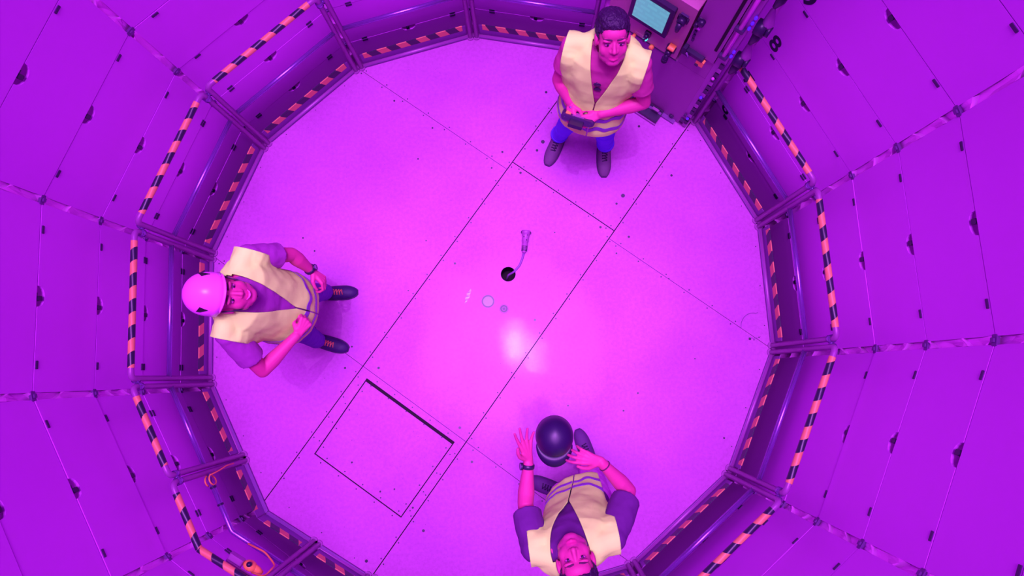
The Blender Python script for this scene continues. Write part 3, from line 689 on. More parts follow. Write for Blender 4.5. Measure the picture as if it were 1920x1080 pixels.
def wrinkle(me, amp, scale, seed=0.0, zstretch=1.0):
    push(me, lambda p: amp * (noise.noise(Vector((p.x * scale + seed, p.y * scale, p.z * scale * zstretch))) + .5 * noise.noise(Vector((p.x * scale * 2.3, p.y * scale * 2.3 + seed, p.z * scale * 2.3 * zstretch)))))
def cut(me, planes, keep):
    """planes: (co, no, condition on face centre or None); keep(c) decides which faces stay"""
    bm = bmesh.new(); bm.from_mesh(me)
    for co, no, cond in planes:
        if cond is None: geom = bm.verts[:] + bm.edges[:] + bm.faces[:]
        else:
            fs = [f for f in bm.faces if cond(f.calc_center_median())]; es = {e for f in fs for e in f.edges}; vs = {v_ for f in fs for v_ in f.verts}; geom = list(vs) + list(es) + fs
        bmesh.ops.bisect_plane(bm, geom=geom, plane_co=co, plane_no=no, dist=1e-5)
    dead = [f for f in bm.faces if not keep(f.calc_center_median())]
    bmesh.ops.delete(bm, geom=dead, context='FACES'); bm.to_mesh(me); bm.free(); me.update(); return me

def loft(mb, rings, n=28, e=2.4):
    """rings: (z, cx, cy, half width, front, back)"""
    vs = []; fs = []
    for z, cx_, cy_, a, bf, bb in rings:
        for k in range(n):
            th = 2 * PI * k / n; c, s_ = math.cos(th), math.sin(th); x = a * math.copysign(abs(c) ** (2 / e), c); y = (bf if s_ > 0 else bb) * math.copysign(abs(s_) ** (2 / e), s_)
            vs.append((cx_ + x, cy_ + y, z))
    for i in range(len(rings) - 1):
        for k in range(n): fs.append((i * n + k, i * n + (k + 1) % n, (i + 1) * n + (k + 1) % n, (i + 1) * n + k))
    fs.append(tuple(range(n))[::-1]); fs.append(tuple(range((len(rings) - 1) * n, len(rings) * n)))
    mb.add(vs, fs)
def lerp(a, b, t): return a + (b - a) * t

def hand(mb, wrist, d, nrm, side, curls, thumb_close=0.3, spread=0.12, scale=1.0):
    """side=+1: the thumb lies towards d x nrm"""
    wrist = Vector(wrist); d = Vector(d).normalized(); nrm = Vector(nrm); nrm = (nrm - d * nrm.dot(d)).normalized(); s_ = d.cross(nrm) * side
    k_ = scale; tips = []
    offs = (0.030, 0.010, -0.010, -0.029); lens = ((.043, .026, .021), (.047, .029, .022), (.043, .027, .021), (.034, .021, .019)); ml_ = (.090, .092, .087, .079)
    for i in range(4):
        base = wrist + s_ * (offs[i] * .55 * k_); kn = wrist + d * (ml_[i] * k_) + s_ * (offs[i] * k_)
        capsule(mb, [wrist - d * .005 + s_ * offs[i] * .35 * k_, wrist.lerp(kn, .55) + s_ * .0, kn], [.0155 * k_, .0150 * k_, .0115 * k_], 10)
        dd = (d + s_ * (offs[i] / .03 * spread)).normalized(); c = curls[i]; p = kn; pts = [p]; rr = [.0100 * k_]
        for j, (ln, cc) in enumerate(zip(lens[i], (c[0], c[1], c[2]))):
            ang = math.radians(cc); dd = (dd * math.cos(ang) + nrm * math.sin(ang)).normalized()
            nrm2 = nrm
            p = p + dd * ln * k_; pts.append(p); rr.append((.0088, .0080, .0070)[j] * k_)
            nn_ = nrm - dd * nrm.dot(dd)
            # rotate the reference so the next joint bends on
            nrm_l = (nn_.normalized() if nn_.length > .2 else (-d)); nrm, hold = nrm_l, nrm
        capsule(mb, pts, rr, 10); tips.append(p)
        nrm = Vector(nrm0) if False else (d.cross(s_) * -1 * side if False else nrm)
        nrm = -(d.cross(s_)) * side if (-(d.cross(s_)) * side).dot(hand.n0) > 0 else (d.cross(s_)) * side
    # thumb
    base = wrist + d * .022 * k_ + s_ * .020 * k_; td = (d * .62 + s_ * .75 + nrm * (.25 + .5 * thumb_close)).normalized(); p1 = base + td * .042 * k_
    td2 = (d * .9 + s_ * (.45 - .7 * thumb_close) + nrm * (.25 + .6 * thumb_close)).normalized(); p2 = p1 + td2 * .032 * k_
    td3 = (d * 1.0 + s_ * (.15 - .9 * thumb_close) + nrm * (.2 + .6 * thumb_close)).normalized(); p3 = p2 + td3 * .025 * k_
    capsule(mb, [base, p1, p2, p3], [.0165 * k_, .0125 * k_, .0105 * k_, .0088 * k_], 10)
    return tips

def figure(name, label, loc, rz, c):
    """c: measures and joints in the figure's own frame (x to its right, y forward)"""
    root = thing(name, label, 'person', (loc[0], loc[1], 0), math.radians(rz)); root.scale = (1 / K,) * 3
    hip, chest = Vector(c['hip']), Vector(c['chest'])       # trunk axis at z 0.90 and at z 1.40
    def ax(z): t = (z - 0.90) / 0.50; return (hip.x + (chest.x - hip.x) * t, hip.y + (chest.y - hip.y) * t)
    tw = c.get('trunk_yaw', 0.0)
    def trunk(mb, infl, z0=0.86, z1=1.50, flare=0.0, wide=1.0):
        prof = c['profile']; rings = []
        for (z, a, bf, bb) in prof:
            if z < z0 - 1e-6 or z > z1 + 1e-6: continue
            x, y = ax(z); fl = flare * max(0, (1.15 - z) / .3)
            rings.append((z + (infl if z > 1.4 else 0), x, y, a * wide + infl + fl, bf + infl + fl * .9, bb + infl + fl * .5))
        loft(mb, rings)
    sh = {s_: Vector(c['shoulder'][s_]) for s_ in (-1, 1)}; el = {s_: Vector(c['elbow'][s_]) for s_ in (-1, 1)}; wr = {s_: Vector(c['wrist'][s_]) for s_ in (-1, 1)}
    ank = {s_: Vector(c['ankle'][s_]) for s_ in (-1, 1)}
    hj = {s_: Vector((hip.x + s_ * .092, hip.y, .88)) for s_ in (-1, 1)}
    kn = {s_: Vector(c['knee'][s_]) if 'knee' in c else hj[s_].lerp(ank[s_], .5) + Vector((0, .035, .0)) for s_ in (-1, 1)}
    HC = Vector(c['head']); HR = Matrix.Rotation(math.radians(c.get('yaw', 0)), 3, 'Z') @ Matrix.Rotation(math.radians(c.get('pitch', 0)), 3, 'X') @ Matrix.Rotation(math.radians(c.get('roll', 0)), 3, 'Y')
    HS = 1.05; hp = lambda x, y, z: HC + HR @ (Vector((x, y, z)) * HS)
    # ---- body
    mb = MB(); trunk(mb, -0.012)
    x, y = ax(1.46); neck0 = Vector((x, y - .01, 1.42)); capsule(mb, [neck0, neck0.lerp(hp(0, -.025, -.06), .6), hp(0, -.02, -.03)], [.068, .060, .058], 18)
    for s_ in (-1, 1):
        capsule(mb, [neck0 + Vector((s_ * .02, 0, .045)), sh[s_] + Vector((-s_ * .03, 0, .035))], [.045, .04], 14)   # trapezius
        dirf = (wr[s_] - el[s_]).normalized()
        capsule(mb, [sh[s_], sh[s_].lerp(el[s_], .4), el[s_]], [.056, .049, .040], 16)
        capsule(mb, [el[s_], el[s_].lerp(wr[s_], .3), el[s_].lerp(wr[s_], .8), wr[s_]], [.040, .043, .030, .027], 16)
        capsule(mb, [hj[s_], kn[s_], ank[s_]], [.075, .050, .036], 14); capsule(mb, [ank[s_], ank[s_] + Vector(c['toe'][s_]).normalized() * .035 - Vector((0, 0, .05))], [.033, .028], 10)
        h = c['hand'][s_]; hand.n0 = Vector(h['n']) - Vector(h['d']).normalized() * Vector(h['n']).dot(Vector(h['d']).normalized())
        hand(mb, wr[s_] + dirf * .012, h['d'], h['n'], h['side'], h['curls'], h.get('thumb', .3), h.get('spread', .12), h.get('scale', 1.0))
    E = lambda p, r, **k: ell(mb, hp(*p), [a * HS for a in r], HR, n=20, m=14, **k)
    E((0, -.018, .032), (.076, .096, .086)); E((0, .022, -.022), (.067, .070, .088)); E((0, .027, -.070), (.060, .053, .044)); E((0, .058, -.092), (.034, .022, .020))
    E((0, .052, .045), (.058, .040, .040))                                                     # forehead
    for s_ in (-1, 1):
        E((s_ * .038, .050, -.030), (.029, .028, .034)); E((s_ * .030, .079, .024), (.026, .014, .009)); E((s_ * .048, .02, -.066), (.018, .038, .026))
        E((s_ * .078, -.004, -.004), (.010, .021, .033)); E((s_ * .012, .089, -.029), (.010, .011, .008))
    capsule(mb, [hp(0, .080, .020), hp(0, .093, -.004), hp(0, .101, -.024)], [.008, .009, .0125], 12)
    capsule(mb, [hp(-.022, .077, -.054), hp(0, .084, -.052), hp(.022, .077, -.054)], [.006, .008, .006], 8)
    capsule(mb, [hp(-.018, .077, -.068), hp(0, .083, -.070), hp(.018, .077, -.068)], [.006, .009, .006], 8)
    me = fuse(mb, .0040, 6); body = finish(me, 'body', M['skin'], root)
    ca = me.color_attributes.new('beard', 'FLOAT_COLOR', 'POINT'); inv = HR.transposed(); bd = c.get('beard', 0.0); dat = []
    for v_ in me.vertices:
        q = (inv @ (v_.co - HC)) / HS; b_ = l_ = 0.0
        if q.length < .16 and q.y > -.01 and q.z < -.03:
            jaw = min(1, max(0, (-.030 - q.z - .0 * q.y) / .02)); 
            if abs(q.x) < .024 and -.076 < q.z < -.050 and q.y > .07: jaw *= .35
            if q.z > -.048 and abs(q.x) < .03 and q.z > -.050 + 0 * q.x: jaw = .75 if (q.z < -.040 and q.y > .07 and abs(q.x) < .028) else 0
            elif q.z > -.055 and abs(q.x) < .045 and abs(q.x) > .026 and q.y > .05: jaw *= .2
            b_ = bd * jaw * (.8 + .4 * noise.noise(q * 300))
            if q.z < -.125: b_ = 0
        if q.y > .074 and abs(q.x) < .023 - .35 * abs(q.z + .061) and -.074 < q.z < -.049: l_ = .5
        dat += [b_, l_, 0, 1]
    ca.data.foreach_set('color', dat)
    # ---- eyes, brows
    for s_ in (-1, 1):
        m1 = MB(); ell(m1, hp(s_ * .031, .0765, .006), (.0155, .0115, .0086), HR); e_ = m1.build('eye', M['eye_white'], root, True)
        g_ = Vector(c.get('gaze', (0, 0, 0)))
        m1 = MB(); ell(m1, hp(s_ * .031 + g_.x, .0845, .006 + g_.z), (.0068, .0042, .0068), HR); m1.build('iris', M['iris'], e_, True)
        m1 = MB(); capsule(m1, [hp(s_ * .031 - .016, .0815, .0095), hp(s_ * .031, .0885, .0145), hp(s_ * .031 + .016, .0815, .0095)], [.0012, .0017, .0012], 8); m1.build('eyelid', M['brow'] if c.get('dark_lid', True) else M['skin'], root, True)
        m1 = MB(); capsule(m1, [hp(s_ * .014, .0915, .0315), hp(s_ * .030, .0915, .0350), hp(s_ * .050, .0740, .0285)], [.0038, .0046, .0024], 10, up=HR @ Vector((0, 0, 1))); m1.build('eyebrow', M['brow'], root, True)
    if c.get('smile'):
        m1 = MB(); capsule(m1, [hp(-.022, .083, -.0575), hp(-.011, .0925, -.0635), hp(0, .0950, -.0650), hp(.011, .0925, -.0635), hp(.022, .083, -.0575)], [.0018, .0042, .0050, .0042, .0018], 8); m1.build('teeth', M['teeth'], root, True)
    # ---- hair
    if c.get('hair'):
        m1 = MB(); hs = c['hair']
        ell(m1, hp(0, -.020, .046), (.088, .106, .091 + hs * .2), HR, n=24, m=16); ell(m1, hp(0, .035, .080 + hs * .3), (.066, .050, .030 + hs), HR, n=20, m=12)
        ell(m1, hp(.02, .0, .105), (.055, .075, .025 + hs), HR); ell(m1, hp(0, -.050, .0), (.074, .072, .070), HR)
        hm = fuse(m1, .0042, 2)
        push(hm, lambda p: .005 * noise.noise(p * 60) + .003 * noise.noise(p * 160))
        P = [(hp(0, .070, .062), HR @ Vector((0, .75, -.66)), None), (hp(0, .0, -.035), HR @ Vector((0, -.35, -1)), None), (hp(0, .030, .0), HR @ Vector((0, 1, .0)), lambda f: (inv @ (f - HC)).z < .055)]
        def keep(f):
            q = inv @ (f - HC)
            if (q - Vector((0, .070, .062))).dot(Vector((0, .75, -.66))) > 0: return False
            if (q - Vector((0, 0, -.035))).dot(Vector((0, -.35, -1))) > 0: return False
            return not (q.z < .050 and q.y > .030)
        cut(hm, P, keep); tag(finish(hm, 'hair', M['hair'], root, .004), 'short dark hair')
    # ---- trousers
    mb = MB(); rings = []
    for (z, a, bf, bb) in ((.80, .165, .105, .12), (.86, .178, .118, .13), (.93, .175, .12, .12), (1.0, .165, .115, .11)):
        x, y = ax(z); rings.append((z, x, y, a * c.get('hipw', 1), bf, bb))
    loft(mb, rings)
    for s_ in (-1, 1):
        top = hj[s_] + Vector((-s_ * .006, 0, -.0)); an = ank[s_] + Vector((0, 0, .015)); lg = c.get('leg', 1.0)
        mid = top.lerp(kn[s_], .5); sh_ = kn[s_].lerp(an, .5)
        capsule(mb, [top, mid, kn[s_]], [.094 * lg, .083 * lg, .068 * lg], 18); tube(mb, [kn[s_] + Vector((0, 0, .02)), kn[s_], sh_, an], [.066 * lg, .068 * lg, .062 * lg, .058 * lg], 18)
        capsule(mb, [kn[s_] + Vector((0, 0, .01)), kn[s_] - Vector((0, 0, .01))], [.066 * lg, .066 * lg], 16)
    tm = fuse(mb, .008, 3); wrinkle(tm, .007, 9, 3.1, 2.0); finish(tm, 'trousers', c['trousers'], root)
    for s_ in (-1, 1):
        if c.get('cuff'):
            m1 = MB(); an = ank[s_] + Vector((0, 0, .02)); dl = (kn[s_] - an).normalized()
            tube(m1, [an - dl * .022, an - dl * .018, an + dl * .018, an + dl * .022], [.058, .0655, .0655, .058], 20); m1.build('rolled_cuff', c['trousers'], root, True)
    # ---- shirt
    mb = MB(); trunk(mb, 0.004, z0=.9)
    x, y = ax(1.46)
    for s_ in (-1, 1):
        capsule(mb, [neck0 + Vector((s_ * .04, 0, .030)), sh[s_] + Vector((-s_ * .03, 0, .030))], [.050, .050], 14)
        e_ = sh[s_].lerp(el[s_], c['sleeve']); dv = (el[s_] - sh[s_]).normalized()
        ell(mb, sh[s_], (.068, .068, .068)); sr = c.get('sleeve_r', .066); tube(mb, [sh[s_] - dv * .01, sh[s_].lerp(e_, .5), e_], [.064, sr, sr], 20)
    sm_ = fuse(mb, .006, 3); wrinkle(sm_, .005, 12, 1.7)
    nk = Vector((x, y + .0, 0))
    r_n = c.get('collar_r', .072)
    def kp(f): return not ((Vector((f.x, f.y, 0)) - nk - Vector((0, .0, 0))).length < r_n and f.z > 1.44 and abs(f.x - nk.x) < r_n)
    cut(sm_, [(Vector((0, 0, 1.505)), Vector((0, 0, 1)), None)], lambda f: kp(f)); finish(sm_, 'shirt', c['shirt'], root)
    m1 = MB(); cn = hp(0, -.02, -.10); base = Vector((x, y, 1.475)); pts = []
    for k in range(21):
        a = 2 * PI * k / 20; dip = -.03 * max(0, math.sin(a)) ** 2 * c.get('neck_dip', 1); pts.append(base + Vector((.068 * math.cos(a), .004 + .070 * math.sin(a), dip + .012)))
    tube(m1, pts, .009, 8); m1.build('collar', c['shirt'], root, True)
    # ---- vest
    mb = MB(); trunk(mb, .020, z0=.78, flare=c.get('flare', .02)); vw = c['vest_w']
    for s_ in (-1, 1):
        tip = sh[s_] + Vector((s_ * .03, 0, .022)); capsule(mb, [neck0 + Vector((s_ * .055, 0, .045)), tip], [.056, .062], 18)
        capsule(mb, [sh[s_] + Vector((-s_ * .03, 0, 0)), sh[s_] + Vector((s_ * .05, 0, -.01))], [.083, .086], 18)
        xs, ys = ax(1.12); capsule(mb, [sh[s_] + Vector((s_ * .0, .012, -.02)), Vector((lerp(sh[s_].x, xs + s_ * .16, .6), lerp(sh[s_].y, ys, .5) + .012, 1.27)), Vector((xs + s_ * .135, ys + .01, 1.12))], [.090, .085, .075], 18)
    vm = fuse(mb, .0065, 4); wrinkle(vm, .008, 8, c.get('seed', 0), .7)
    zc, zt = c['v_bottom'], 1.50; hw = .088; hem = c['hem']
    xc = lambda z: ax(z)[0] + c.get('open_dx', 0)
    yc = lambda z: ax(z)[1]
    nkp = Vector((ax(1.46)[0], ax(1.46)[1] - .012, 0)); G = .004
    sl = (ax(1.4)[0] - ax(.9)[0]) / .5
    fr = lambda f: f.y > yc(f.z) - .0
    pls = [(Vector((0, 0, hem)), Vector((0, 0, 1)), None)]
    mids = (sh[1] + sh[-1]) / 2; axs = (sh[1] - sh[-1]); axs.z = 0; axs.normalize()
    for s_ in (-1, 1):
        pls.append((mids + axs * s_ * vw, axs, None))
        p0_ = Vector((xc(zc), 0, zc)); p1_ = Vector((xc(zt) + s_ * hw, 0, zt)); pls.append((p0_, (p1_ - p0_).cross(Vector((0, 1, 0))).normalized(), fr))
        q0_ = Vector((xc(.9) + s_ * G, 0, .9)); pls.append((q0_, (Vector((xc(1.4) - xc(.9), 0, .5))).cross(Vector((0, 1, 0))).normalized(), fr))
    def keepv(f):
        if f.z < hem: return False
        if abs((f - mids).dot(axs)) > vw: return False
        if (Vector((f.x, f.y, 0)) - nkp).length < .082 and f.z > 1.43: return False
        if fr(f):
            if f.z > zc and abs(f.x - xc(f.z)) < hw * (f.z - zc) / (zt - zc) + abs(xc(f.z) - lerp(xc(zc), xc(zt), (f.z - zc) / (zt - zc))): return False
            if abs(f.x - xc(f.z)) < G: return False
        return True
    cut(vm, pls, keepv)
    base_v = vm.copy()
    tag(finish(vm, 'safety_vest', M['vest'], root, .004), 'pale yellow high-visibility vest, open at the neck')
    for zi, (zb, hgt) in enumerate(c['bands']):
        bmv = base_v.copy()
        wv = lambda p: .010 * math.sin(p.x * 38 + zi * 2 + c.get('seed', 0)) + .007 * math.sin(p.x * 71 + 1.3)
        for v_ in bmv.vertices: v_.co.z += wv(v_.co)
        cut(bmv, [(Vector((0, 0, zb)), Vector((0, 0, 1)), None), (Vector((0, 0, zb + hgt)), Vector((0, 0, 1)), None)], lambda f: zb < f.z < zb + hgt)
        for v_ in bmv.vertices: v_.co.z -= wv(v_.co)
        bmv.update()
        push(bmv, lambda p: .0022)
        tag(finish(bmv, 'reflective_band', c['band_mat'], root, .002), 'grey-violet reflective band round the vest')
    # ---- shoes
    for s_ in (-1, 1):
        td = Vector(c['toe'][s_]); td.z = 0; td.normalize(); rt = Vector((td.y, -td.x, 0)); an = ank[s_]; o_ = Vector((an.x, an.y, 0)) - td * .065
        Ls = c.get('shoe_len', .29); W = c.get('shoe_w', .050)
        def wid(t): return W * (.70 + .30 * math.sin(PI * min(1, t * 1.0) ** .9)) if t < .55 else W * (1.0 * math.sqrt(max(0, 1 - ((t - .62) / .388) ** 2)) if t > .62 else 1.0)
        def hgt(t): return .098 if t < .30 else (lerp(.098, .058, (t - .30) / .35) if t < .65 else .058 * math.sqrt(max(.02, 1 - ((t - .65) / .37) ** 2)) + .002)
        vs = []; fs = []; nr = 22; nk_ = 14
        for i in range(nr):
            t = .5 - .5 * math.cos(PI * i / (nr - 1)); t = min(max(t, .004), .992); ww = wid(t) * (math.sqrt(max(0, 1 - ((.14 - t) / .15) ** 2)) if t < .14 else 1); ww = max(ww, .006)
            for k in range(nk_ + 1):
                a = PI * k / nk_; vs.append(o_ + td * (t * Ls) + rt * (ww * math.cos(a) ** 1 if True else 0) + Vector((0, 0, .018 + (hgt(t) - .018) * math.sin(a) ** .75)))
        m_ = nk_ + 1
        for i in range(nr - 1):
            for k in range(nk_): fs.append((i * m_ + k, i * m_ + k + 1, (i + 1) * m_ + k + 1, (i + 1) * m_ + k))
            fs.append((i * m_, (i + 1) * m_, (i + 1) * m_ + nk_, i * m_ + nk_))
        fs.append(tuple(range(m_))); fs.append(tuple(range((nr - 1) * m_, nr * m_))[::-1])
        mb = MB(); mb.add(vs, fs); sh_o = mb.build('shoe', c['shoe'], root, True)
        out = []
        for i in range(15):
            t = .5 - .5 * math.cos(PI * i / 14); t = min(max(t, .002), .998); ww = wid(min(t, .99)) * (math.sqrt(max(0, 1 - ((.14 - t) / .15) ** 2)) if t < .14 else 1); out.append((t, max(ww, .008) + .004))
        ol = [o_ + td * (t * Ls) + rt * w_ for t, w_ in out] + [o_ + td * (t * Ls) - rt * w_ for t, w_ in reversed(out)]
        mb = MB(); plate(mb, [(p.x, p.y) for p in ol], [], .0, .022); mb.build('sole', M['sole'], sh_o)
        mb = MB(); ell(mb, o_ + td * .060 + Vector((0, 0, .095)), (.036, .036, .012)); mb.build('shoe_opening', M['lace_dark'], sh_o, True)
        for j in range(5):
            t = .36 + j * .062; z = hgt(t) + .003; w_ = .020 - j * .0005; mb = MB()
            tube(mb, [o_ + td * (t * Ls) - rt * w_ + Vector((0, 0, z - .008)), o_ + td * ((t + .012) * Ls) + Vector((0, 0, z + .002)), o_ + td * ((t + .02) * Ls) + rt * w_ + Vector((0, 0, z - .008))], .0035, 6)
            if j < 4: tube(mb, [o_ + td * (t * Ls) + rt * w_ + Vector((0, 0, z - .008)), o_ + td * ((t + .03) * Ls) + Vector((0, 0, z + .002)), o_ + td * ((t + .055) * Ls) - rt * w_ + Vector((0, 0, z - .010))], .003, 6)
            mb.build('lace', c['lace'], sh_o, True)
        for q_ in (-1, 1):
            mb = MB(); b0 = o_ + td * (.345 * Ls) + Vector((0, 0, .098)); tube(mb, [b0, b0 + rt * q_ * .025 + td * .012 + Vector((0, 0, .004)), b0 + rt * q_ * .040 + td * .002 + Vector((0, 0, -.010)), b0 + rt * q_ * .02 - td * .006 + Vector((0, 0, 0))], .0032, 6); mb.build('lace', c['lace'], sh_o, True)
    return root, hp, HR, body
R_ = lambda *a: [tuple(x) for x in a]
CURL = {'fist': ((80, 85, 50),) * 4, 'grip': ((45, 55, 30),) * 4, 'open': ((4, 8, 6), (2, 6, 5), (6, 9, 6), (10, 12, 8)), 'soft': ((20, 25, 15), (24, 28, 16), (28, 32, 18), (32, 36, 20))}

PROF = [(.78, .150, .12, .12), (.86, .172, .130, .125), (.95, .168, .130, .115), (1.05, .165, .132, .108), (1.15, .168, .132, .11), (1.25, .176, .132, .118), (1.34, .180, .125, .118), (1.41, .172, .105, .10), (1.46, .120, .080, .085), (1.50, .065, .060, .065)]
PROF2 = [(.78, .165, .16, .12), (.86, .185, .175, .125), (.95, .190, .190, .120), (1.05, .190, .190, .115), (1.15, .188, .175, .115), (1.25, .188, .155, .120), (1.34, .188, .135, .120), (1.41, .178, .110, .10), (1.46, .122, .082, .085), (1.50, .067, .062, .065)]
p1, hp1, HR1, _ = figure('person', 'bareheaded dark-haired man in plum shirt and pale vest holding a black controller', (.86, 1.40), 168.5, dict(
    hip=(.01, .045, .9), chest=(.0, .0, 1.4), profile=PROF, shoulder={1: (.185, -.01, 1.405), -1: (-.180, .025, 1.405)}, elbow={1: (.235, .060, 1.15), -1: (-.270, .095, 1.13)}, wrist={1: (.150, .150, 1.08), -1: (-.040, .190, 1.085)},
    hand={1: dict(d=(-.20, .75, -.12), n=(-.55, -.1, -.8), side=1, curls=((30, 45, 30), (35, 50, 30), (40, 55, 30), (45, 55, 35)), thumb=.45), -1: dict(d=(.62, .45, -.12), n=(.45, -.1, -.85), side=-1, curls=((30, 45, 30), (35, 50, 30), (40, 55, 30), (45, 55, 35)), thumb=.45)},
    ankle={1: (.190, -.030, .10), -1: (-.155, -.025, .10)}, toe={1: (.22, .98, 0), -1: (-.20, 1.0, 0)}, head=(-.006, .012, 1.595), yaw=12, pitch=36, roll=2, hair=.012, beard=.45,
    shirt=M['shirt1'], trousers=M['jeans1'], shoe=M['shoe1'], lace=M['lace_dark'], cuff=True, sleeve=.62, vest_w=.225, v_bottom=1.15, hem=.82, flare=.030, bands=((.885, .035), (.985, .035)), band_mat=M['band'], seed=.7, leg=.95))
p2, hp2, HR2, _ = figure('person', 'smiling man in white helmet, violet shirt and pale vest standing by the left guardrail', (-1.47, -.15), -99.8, dict(
    hip=(.0, .055, .9), chest=(-.005, .035, 1.4), profile=PROF2, shoulder={1: (.195, .020, 1.395), -1: (-.210, .035, 1.395)}, elbow={1: (.365, .130, 1.14), -1: (-.290, .150, 1.15)}, wrist={1: (.150, .262, 1.12), -1: (-.240, .215, .99)},
    hand={1: dict(d=(-.95, .40, .05), n=(0, -.55, -.75), side=1, curls=CURL['fist'], thumb=.8), -1: dict(d=(.45, .75, -.35), n=(.5, -.3, -.4), side=-1, curls=CURL['grip'], thumb=.5)},
    ankle={1: (.158, .045, .10), -1: (-.195, .03, .10)}, toe={1: (.12, 1, 0), -1: (-.22, 1.0, 0)}, head=(.012, .055, 1.565), yaw=10, pitch=45, roll=0, beard=.5, smile=True,
    shirt=M['shirt2'], trousers=M['jeans2'], shoe=M['shoe2'], lace=M['lace_orange'], shoe_len=.275, sleeve=.66, sleeve_r=.070, vest_w=.235, v_bottom=1.12, hem=.84, flare=.015, bands=((.895, .038), (1.01, .038)), band_mat=M['band'], seed=2.2, hipw=1.02))
p3, hp3, HR3, _ = figure('person', 'man in navy shirt and pale trousers looking up, standing at the bottom edge', (.68, -1.50), 16.8, dict(
    hip=(.02, -.03, .9), chest=(-.085, -.075, 1.4), profile=PROF, shoulder={1: (.105, -.090, 1.405), -1: (-.270, -.030, 1.405)}, elbow={1: (.265, .055, 1.22), -1: (-.260, .150, 1.27)}, wrist={1: (.172, .238, 1.30), -1: (-.185, .345, 1.31)},
    hand={1: dict(d=(-.85, .50, .10), n=(-.15, .25, -.95), side=1, curls=((12, 25, 20), (15, 30, 20), (18, 32, 20), (20, 35, 20)), thumb=.2, spread=.2), -1: dict(d=(.10, .90, .30), n=(.45, -.25, .85), side=-1, curls=CURL['open'], thumb=.15, spread=.30)},
    ankle={1: (.192, .075, .10), -1: (-.085, -.065, .10)}, knee={1: (.150, .085, .50), -1: (-.06, .0, .50)}, toe={1: (-.08, 1, 0), -1: (-.80, .60, 0)}, head=(-.097, -.105, 1.572), yaw=-4, pitch=56, roll=0, beard=.55, hair=-.006,
    shirt=M['shirt3'], trousers=M['jeans3'], shoe=M['shoe3'], lace=M['lace_dark'], sleeve=.80, sleeve_r=.074, vest_w=.215, v_bottom=1.20, hem=.84, flare=.02, bands=((.92, .030), (1.01, .030)), band_mat=M['band'], seed=4.1))

def rel(root, x, y, z):
    a = root.rotation_euler.z; return Vector((root.location.x + (x * math.cos(a) - y * math.sin(a)) / K, root.location.y + (x * math.sin(a) + y * math.cos(a)) / K, z / K))
# white helmet (own object, worn by the second man)
def helmet(name, label, centre, R, material, brim, dark_parts, scale=1.0, cat='helmet', ry=1.0):
    R = R @ Matrix.Diagonal((1, ry, 1))
    t = thing(name, label, cat, centre, 0); t.scale = (1 / K,) * 3
    mb = MB(); n = 32; m = 14; vs = []; fs = []
    for i in range(m + 1):
        ph = (PI / 2) * i / m
        for k in range(n):
            th = 2 * PI * k / n; rr = math.sin(ph) ** .92 if ph else 0.0; x, y, z = .113 * rr * math.cos(th), .136 * rr * math.sin(th), .130 * math.cos(ph) ** .9 if ph < PI / 2 else 0
            rid = .004 * math.exp(-(x / .022) ** 2) * rr
            vs.append((x, y, z + rid + .012))
    for k in range(n): vs.append((.116 * math.cos(2 * PI * k / n), .140 * math.sin(2 * PI * k / n), -.012))
    for k in range(n): vs.append((.108 * math.cos(2 * PI * k / n), .130 * math.sin(2 * PI * k / n), -.012))
    for i in range(m + 2):
        for k in range(n): fs.append((i * n + k, (i + 1) * n + k, (i + 1) * n + (k + 1) % n, i * n + (k + 1) % n))
    o = len(vs)
    for i in range(m + 1):                      # inner skin
        ph = (PI / 2) * i / m
        for k in range(n):
            th = 2 * PI * k / n; rr = math.sin(ph) ** .92 if ph else 0.0; vs.append((.107 * rr * math.cos(th), .129 * rr * math.sin(th), .122 * (math.cos(ph) ** .9 if ph < PI / 2 else 0) + .012))
    for i in range(m):
        for k in range(n): fs.append((o + i * n + k, o + i * n + (k + 1) % n, o + (i + 1) * n + (k + 1) % n, o + (i + 1) * n + k))
    for k in range(n): fs.append((o + m * n + k, o + m * n + (k + 1) % n, (m + 2) * n + (k + 1) % n, (m + 2) * n + k))
    Rs = [R @ (Vector(v_) * scale) for v_ in vs]; mb.add(Rs, fs); mb.build('shell', material, t, True)
    mb = MB(); vs = []; fs = []; nb = 24
    for k in range(nb + 1):
        a = lerp(math.radians(20), math.radians(160), k / nb); ex = brim * math.sin((a - math.radians(20)) / math.radians(140) * PI) ** .7
        for (rr, z) in ((0.0, -.004), (ex, -.010 - ex * .22), (ex, -.015 - ex * .22), (0.0, -.012)):
            vs.append((.112 * math.cos(a) + rr * math.cos(a) * .55, .134 * math.sin(a) + rr * math.sin(a), z))
    for k in range(nb):
        for j in range(4): fs.append((k * 4 + j, k * 4 + (j + 1) % 4, (k + 1) * 4 + (j + 1) % 4, (k + 1) * 4 + j))
    fs += [(0, 1, 2, 3), tuple(nb * 4 + j for j in (3, 2, 1, 0))]
    mb.add([R @ (Vector(v_) * scale) for v_ in vs], fs); mb.build('brim', material, t, True)
    return t
def hloc(T, R, x, y, z, s=1.0): return R @ (Vector((x, y, z)) * s)
a2 = Matrix.Rotation(p2.rotation_euler.z, 3, 'Z'); Rw = a2 @ HR2 @ Matrix.Rotation(math.radians(4), 3, 'X'); q = hp2(0, -.012, .058); wc = rel(p2, q.x, q.y, q.z)
hw = helmet('safety_helmet', 'white hard helmet with dark vent windows worn by the smiling man', wc, Rw, M['helmet_white'], .018, True, .95)
